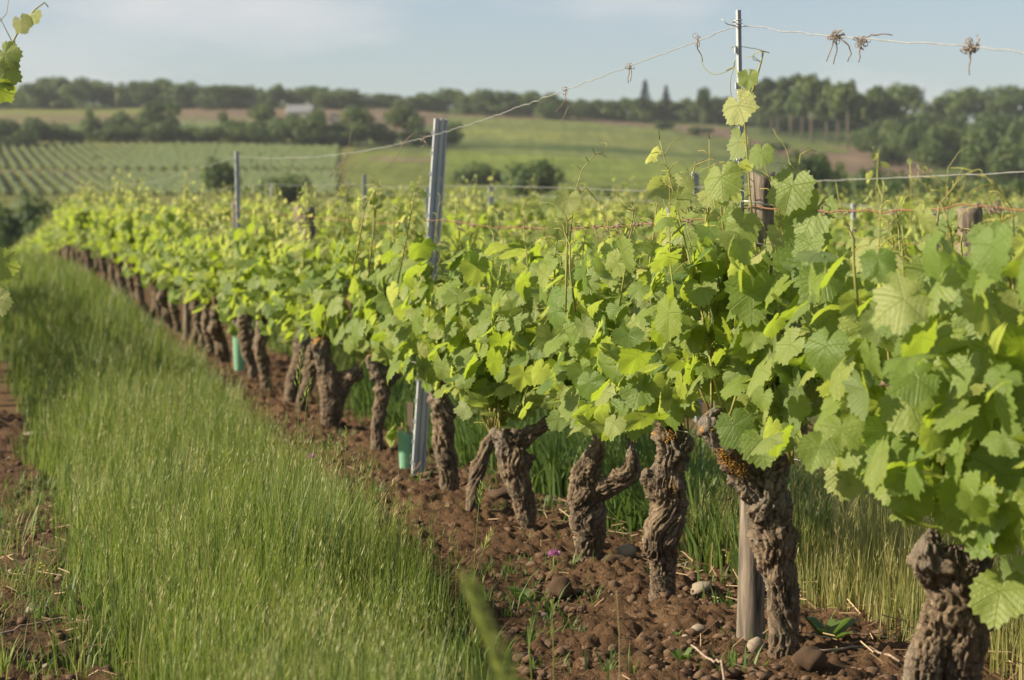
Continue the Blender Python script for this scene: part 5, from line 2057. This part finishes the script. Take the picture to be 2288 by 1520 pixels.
# skyline wood: two staggered ranks along the crest
SKY_X = [-300, 0, 60, 130, 190, 235, 262, 300, 350, 420, 500, 560, 640, 720, 800, 900, 1000, 1080, 1150, 1240, 1300, 1340, 1700]
SKY_T = [205, 205, 195, 172, 180, 176, 200, 182, 180, 190, 190, 198, 194, 198, 208, 216, 206, 202, 206, 214, 224, 226, 215]
gsk = 'trees of the wood along the skyline'
x = -150.0
while x < 1720:
    yt = float(np.interp(x, SKY_X, SKY_T)) + r_t.uniform(-7, 13)
    yb = 244 if x < 900 else float(np.interp(x, [900, 1300, 1720], [250, 268, 285]))
    tree(x, yb, yt, r_t.uniform(56, 92), 'broad', 'blurred broadleaf tree in the skyline wood ' + ('left of the utility pole' if x < 264 else 'between utility pole and farmhouse' if x < 630 else 'above the pale farmhouse' if x < 780 else 'above the long bright field' if x < 1320 else 'near the two conifers'), gsk, Y=depth_of(x, yb) + r_t.uniform(-15, 30), sink=1.5)
    x += r_t.uniform(17, 27)
tree(1440, 270, 181, 46, 'conifer', 'taller pointed conifer on the skyline left of the rod post', Y=870)
tree(1487, 268, 193, 40, 'conifer', 'shorter pointed conifer right beside the taller conifer', Y=870)
tree(1568, 280, 198, 30, 'tall', 'slim tree top poking from the wood between conifers and rod post', Y=860)

gl = 'trees and bushes of the hedge belt below the house'
lbl = 'dark bush in the hedge belt across the hillside'
for (x, yb, yt, w) in [(-70, 326, 272, 90), (0, 326, 268, 95), (60, 325, 270, 90), (120, 322, 284, 80), (30, 328, 300, 100), (160, 320, 298, 60), (235, 318, 268, 70), (300, 318, 258, 74), (420, 318, 286, 80), (470, 318, 290, 70), (360, 320, 280, 80),
                       (270, 320, 285, 90), (530, 316, 276, 60), (640, 322, 268, 70), (560, 320, 290, 80), (610, 325, 285, 80), (690, 326, 262, 80), (668, 325, 266, 60), (760, 326, 300, 90), (820, 326, 278, 70), (860, 324, 296, 50), (720, 327, 295, 80), (930, 328, 300, 70), (1000, 330, 302, 60)]:
    tree(x, yb, yt - 6, w * 1.25, 'bush', lbl, gl, sink=.3, cat='bush')
for (x, yb, yt, w, lab) in [
        (205, 316, 248, 34, 'narrow dark tree at the left end of the tall hedge group'), (345, 316, 228, 56, 'taller pale hedge tree left of the small tilled field'), (388, 314, 230, 44, 'rounded hedge tree touching the tilled field'),
        (500, 312, 250, 30, 'thin isolated small tree by the tilled field'), (585, 318, 235, 84, 'rounded tree just left of the white gable house'), (655, 322, 256, 60, 'yellowish tree under the white gable'),
        (712, 325, 247, 60, 'broad tree hiding the foot of the house'), (752, 326, 276, 80, 'low tree under the white outbuildings'), (800, 325, 240, 76, 'rounded tree right of the house'), (905, 326, 238, 84, 'isolated leafy tree right of the hedge belt'), (1008, 330, 274, 56, 'dark tree seen behind the wide steel post')]:
    tree(x, yb, yt, w * 1.1, 'broad', lab, gl, sink=.5)

gr_ = 'trees of the wood on the far slope right of the rod post'
for (x, yb, yt, w, k) in [(1722, 300, 188, 74, 'tall'), (1765, 308, 180, 76, 'tall'), (1812, 318, 180, 80, 'tall'), (1845, 320, 190, 70, 'tall'), (1950, 318, 206, 80, 'tall'), (1998, 310, 200, 84, 'broad'), (2045, 305, 203, 70, 'broad'),
                          (1735, 302, 215, 60, 'tall'), (1790, 312, 215, 60, 'tall'), (1870, 325, 215, 60, 'tall'), (1925, 322, 225, 60, 'tall'),
                          (2105, 305, 226, 70, 'broad'), (2150, 300, 206, 84, 'broad'), (2205, 300, 208, 80, 'broad'), (2262, 300, 202, 84, 'broad'), (2320, 300, 206, 84, 'broad'), (2130, 310, 235, 70, 'broad'), (2235, 310, 225, 80, 'broad'),
                          (2085, 322, 262, 60, 'broad')]:
    tree(x, yb, yt - 9, w * 1.28, k, 'blurred tree in the tall wood on the slope behind the rusty wire', gr_)
tree(1892, 334, 184, 100, 'bare', 'tall tree with a pale bare trunk standing at the edge of the clearing')
for x in range(1700, 2080, 42):
    tree(x, 296, 250 + r_t.uniform(-8, 8), 74, 'bush', 'dark undergrowth bush behind the trunks of the tall wood', 'undergrowth bushes of the tall wood', Y=depth_of(x, 300) + 25, cat='bush', sink=.5)
gb = 'bushes of the thicket on the slope right of the rod post'
for (x, yb, yt, w) in [(1970, 350, 268, 90), (2035, 362, 272, 100), (2110, 372, 272, 100), (2190, 380, 268, 110), (2270, 386, 262, 110), (2340, 390, 262, 110), (2080, 392, 315, 100), (2170, 408, 318, 110), (2260, 415, 320, 110), (2330, 420, 320, 110), (1990, 372, 318, 80),
                       (1925, 340, 290, 60), (2130, 340, 285, 90), (2230, 345, 280, 90)]:
    tree(x, yb, yt, w, 'bush', 'green bush in the dense thicket below the tall wood', gb, cat='bush', sink=.3)
gm = 'bushes in the hollow behind the vineyard'
for (x, yt, w, Y) in [(1790, 338, 90, 300), (1835, 345, 90, 305), (1870, 365, 60, 310), (1940, 372, 100, 250), (2010, 385, 110, 240), (2085, 395, 110, 245), (2160, 400, 120, 250), (2240, 400, 110, 240), (2310, 405, 120, 240),
                      (1755, 380, 70, 260), (1890, 400, 100, 230), (1700, 420, 100, 240), (1620, 430, 80, 240), (2060, 430, 130, 200), (2180, 435, 130, 200), (1960, 430, 110, 200), (1800, 420, 110, 220)]:
    tree(x, 0, yt, w, 'bush', 'soft green bush in the hollow behind the vine rows, right of the stake', gm, Y=Y, cat='bush')
tree(1190, 0, 358, 134, 'bush', 'large round dark bush standing alone in the bright field', Y=300, cat='bush')
tree(1060, 0, 366, 120, 'bush', 'low dark hedge strip right of the wide steel post', Y=420, cat='bush', sink=1.0)
for (x, yb, yt, w, lab) in [(1480, 292, 272, 60, 'scrub patch at the end of the brown strip below the conifers'),
                           (1560, 305, 285, 60, 'scrub patch beside the clearing left of the rod post'), (1735, 345, 318, 60, 'shrub on the clearing right of the rod post')]:
    tree(x, yb, yt, w, 'bush', lab, cat='bush')
tree(490, 0, 356, 96, 'bush', 'rounded dark bush in the field left of the thin far post', Y=300, cat='bush')
tree(620, 0, 392, 160, 'bush', 'low dark bush right of the thin far post', Y=280, cat='bush')
tree(900, 0, 428, 110, 'bush', 'low dark bush behind the leaves left of the wide steel post', Y=260, cat='bush')
tree(1070, 0, 436, 120, 'bush', 'dark bush behind the leaves under the field, right of the wide steel post', Y=260, cat='bush')
tree(1400, 0, 418, 150, 'bush', 'wide dim bush behind the vine tips between round bush and stake', Y=250, cat='bush')
for (x, yt, w, Y, lab) in [(-40, 470, 160, 160, 'dark shrub at the left frame edge beyond the grass crest'), (40, 446, 150, 165, 'tallest dark shrub beyond the left end of the row'), (110, 440, 150, 165, 'dark rounded shrub beyond the far end of the row'),
                           (180, 452, 130, 168, 'small dark shrub just left of the far vine tops'), (10, 500, 190, 140, 'low dark shrub beyond the grass crest'), (130, 490, 170, 145, 'low shrub tucked behind the far end of the row')]:
    tree(x, 0, yt, w, 'bush', lab, 'dark shrubs beyond the far end of the row', Y=Y, cat='bush', sink=.3)


# far vineyard rows on the opposite hillside
def far_rows():
    Vs, Fs, n = [], [], 0
    rr = []
    for (ya, yb, y_lo, y_hi, xlo, xhi) in ((330, 585, 322, 440, -250, 760), (650, 735, 268, 300, 400, 590)):
        for k in range(-110, 90):
            D = 2.5 * k
            for Y0 in np.arange(ya, yb, 4.0):
                Y1 = Y0 + 4.2
                X0, X1 = D + ROW * Y0, D + ROW * Y1
                xi = 1144 + F * X0 / Y0
                if not (xlo < xi < xhi): continue
                yi = 550 - (gz(X0, Y0) - CAM_H) * F / Y0
                if not (y_lo < yi < y_hi) or 382 < yi < 389: continue
                if nr.rand() < .03: continue
                h = nr.uniform(.8, 1.2); w = nr.uniform(.30, .42)
                z0, z1 = gz(X0, Y0) - .1, gz(X1, Y1) - .1
                V = [(X0 - w, Y0, z0 + .25), (X0 + w, Y0, z0 + .25), (X0 + w * .6, Y0, z0 + h), (X0 - w * .6, Y0, z0 + h),
                     (X1 - w, Y1, z1 + .25), (X1 + w, Y1, z1 + .25), (X1 + w * .6, Y1, z1 + h), (X1 - w * .6, Y1, z1 + h)]
                Vs.append(V); Fs.append(np.array([[0, 3, 2, 1], [4, 5, 6, 7], [0, 4, 7, 3], [1, 2, 6, 5], [3, 7, 6, 2]]) + n); n += 8
                rr.append(np.full(8, nr.uniform(.3, 1)))
    me = mesh_np('distant_vine_rows', np.array(Vs).reshape(-1, 3), [np.concatenate(Fs)], M_FARVINE, False, {'rnd': ('FLOAT', np.concatenate(rr))})
    tag(link('distant_vine_rows', me), kind='stuff')


M_FARVINE = blade_material('far_vine_leaves', [(0.0, (0.07, 0.105, 0.032)), (1.0, (0.125, 0.16, 0.05))], (0.14, 0.19, 0.05), .25)
far_rows()


# ------------------------------------------------------------------ house and pole on the hillside
def house():
    Y = 735.0
    X = (640 - 1144) / F * Y
    z = CAM_H + (550 - 275) / F * Y
    root = link('farmhouse', None, loc=(X, Y, z))
    root.rotation_euler.z = R(-12)
    tag(root, 'pale farmhouse with a white gable wall and long grey roof, half hidden by trees', 'house')
    # long axis along local x, gable at x = 0 facing left
    L, Wd, H, rg = 9.0, 5.0, 3.6, 5.9
    g = Geo()
    v = [(0, 0, -1), (L, 0, -1), (L, Wd, -1), (0, Wd, -1), (0, 0, H), (L, 0, H), (L, Wd, H), (0, Wd, H), (0, Wd / 2, rg), (L, Wd / 2, rg)]
    g.add(v, [[0, 1, 5, 4], [2, 3, 7, 6], [3, 0, 4, 8, 7], [1, 2, 6, 9, 5]])
    link('wall', g.mesh('wall', M_WALL, False), root)
    g = Geo()
    for s in (0, 1):
        ye = -.4 if s == 0 else Wd + .4
        e0 = Vector((.25, ye, H - .35)); e1 = Vector((L + .3, ye, H - .35)); r0 = Vector((.25, Wd / 2, rg + .05)); r1 = Vector((L + .3, Wd / 2, rg + .05))
        up = Vector((0, 0, .18))
        g.add([e0, e1, r1, r0, e0 + up, e1 + up, r1 + up, r0 + up], [[0, 1, 2, 3], [4, 7, 6, 5], [0, 4, 5, 1], [1, 5, 6, 2], [3, 2, 6, 7], [0, 3, 7, 4]])
    rf = link('roof', g.mesh('roof', M_ROOF, False), root)
    g = Geo(); g.box((L * .8, Wd / 2, rg + .6), (.35, .35, .7))
    link('chimney', g.mesh('chimney', M_WALL, False), rf)
    # parapet of the gable stands above the roof
    g = Geo()
    g.add([(-.25, -.2, H - .3), (-.25, Wd + .2, H - .3), (-.25, Wd / 2, rg + .7), (.2, -.2, H - .3), (.2, Wd + .2, H - .3), (.2, Wd / 2, rg + .7)], [[0, 2, 1], [3, 4, 5], [0, 3, 5, 2], [1, 2, 5, 4], [0, 1, 4, 3]])
    link('gable_parapet', g.mesh('gable_parapet', M_WALL, False), root)
    for xx in (2.2, 5.0, 8.0):
        g = Geo(); g.box((xx, -.03, 1.6), (.5, .04, .8))
        link('window', g.mesh('window', M_GLASSDARK, False), root)


house()
for (x, y_, lab) in [(722, 264, 'small white outbuilding glimpsed among trees below the grey roof'), (748, 264, 'second white outbuilding just right of the first among trees')]:
    Y = depth_of(x, 274)
    X = (x - 1144) / F * Y
    root = link('outbuilding', None, loc=(X, Y, gz(X, Y)))
    tag(root, lab, 'outbuilding')
    g = Geo(); g.box((0, 0, .7), (1.5, 1.4, 1.7))
    link('wall', g.mesh('wall', M_WALL, False), root)
    g = Geo(); g.add([(-1.7, -1.6, 2.402), (1.7, -1.6, 2.402), (1.7, 1.6, 2.402), (-1.7, 1.6, 2.402), (0, -1.6, 3.1), (0, 1.6, 3.1)], [[0, 1, 4], [2, 3, 5], [1, 2, 5, 4], [3, 0, 4, 5], [0, 3, 2, 1]])
    link('roof', g.mesh('roof', M_ROOF, False), root)
Y = 820.0
X = (264 - 1144) / F * Y
g = Geo(); g.tube([Vector((0, 0, -1)), Vector((0, 0, 8.5))], [.16, .11], 7)
root = link('utility_pole', None, loc=(X, Y, gz(X, Y)))
tag(root, 'pale utility pole in front of the skyline wood', 'pole')
link('shaft', g.mesh('shaft', M_WOOD), root)
g = Geo(); g.box((0, 0, 8.1), (.7, .08, .08))
link('crossarm', g.mesh('crossarm', M_WOOD, False), root)


# ------------------------------------------------------------------ the air
m = bpy.data.materials.new('haze')
m.use_nodes = True
ns, ls = m.node_tree.nodes, m.node_tree.links
ns.clear()
pv = ns.new('ShaderNodeVolumePrincipled')
pv.inputs['Color'].default_value = (0.88, 0.93, 0.98, 1)
pv.inputs['Density'].default_value = 0.00012
pv.inputs['Anisotropy'].default_value = 0.2
out = ns.new('ShaderNodeOutputMaterial')
ls.new(pv.outputs[0], out.inputs['Volume'])
g = Geo()
g.box((0, 0, 44), (1460, 1460, 49))
tag(link('haze', g.mesh('haze', m, False)), kind='stuff')
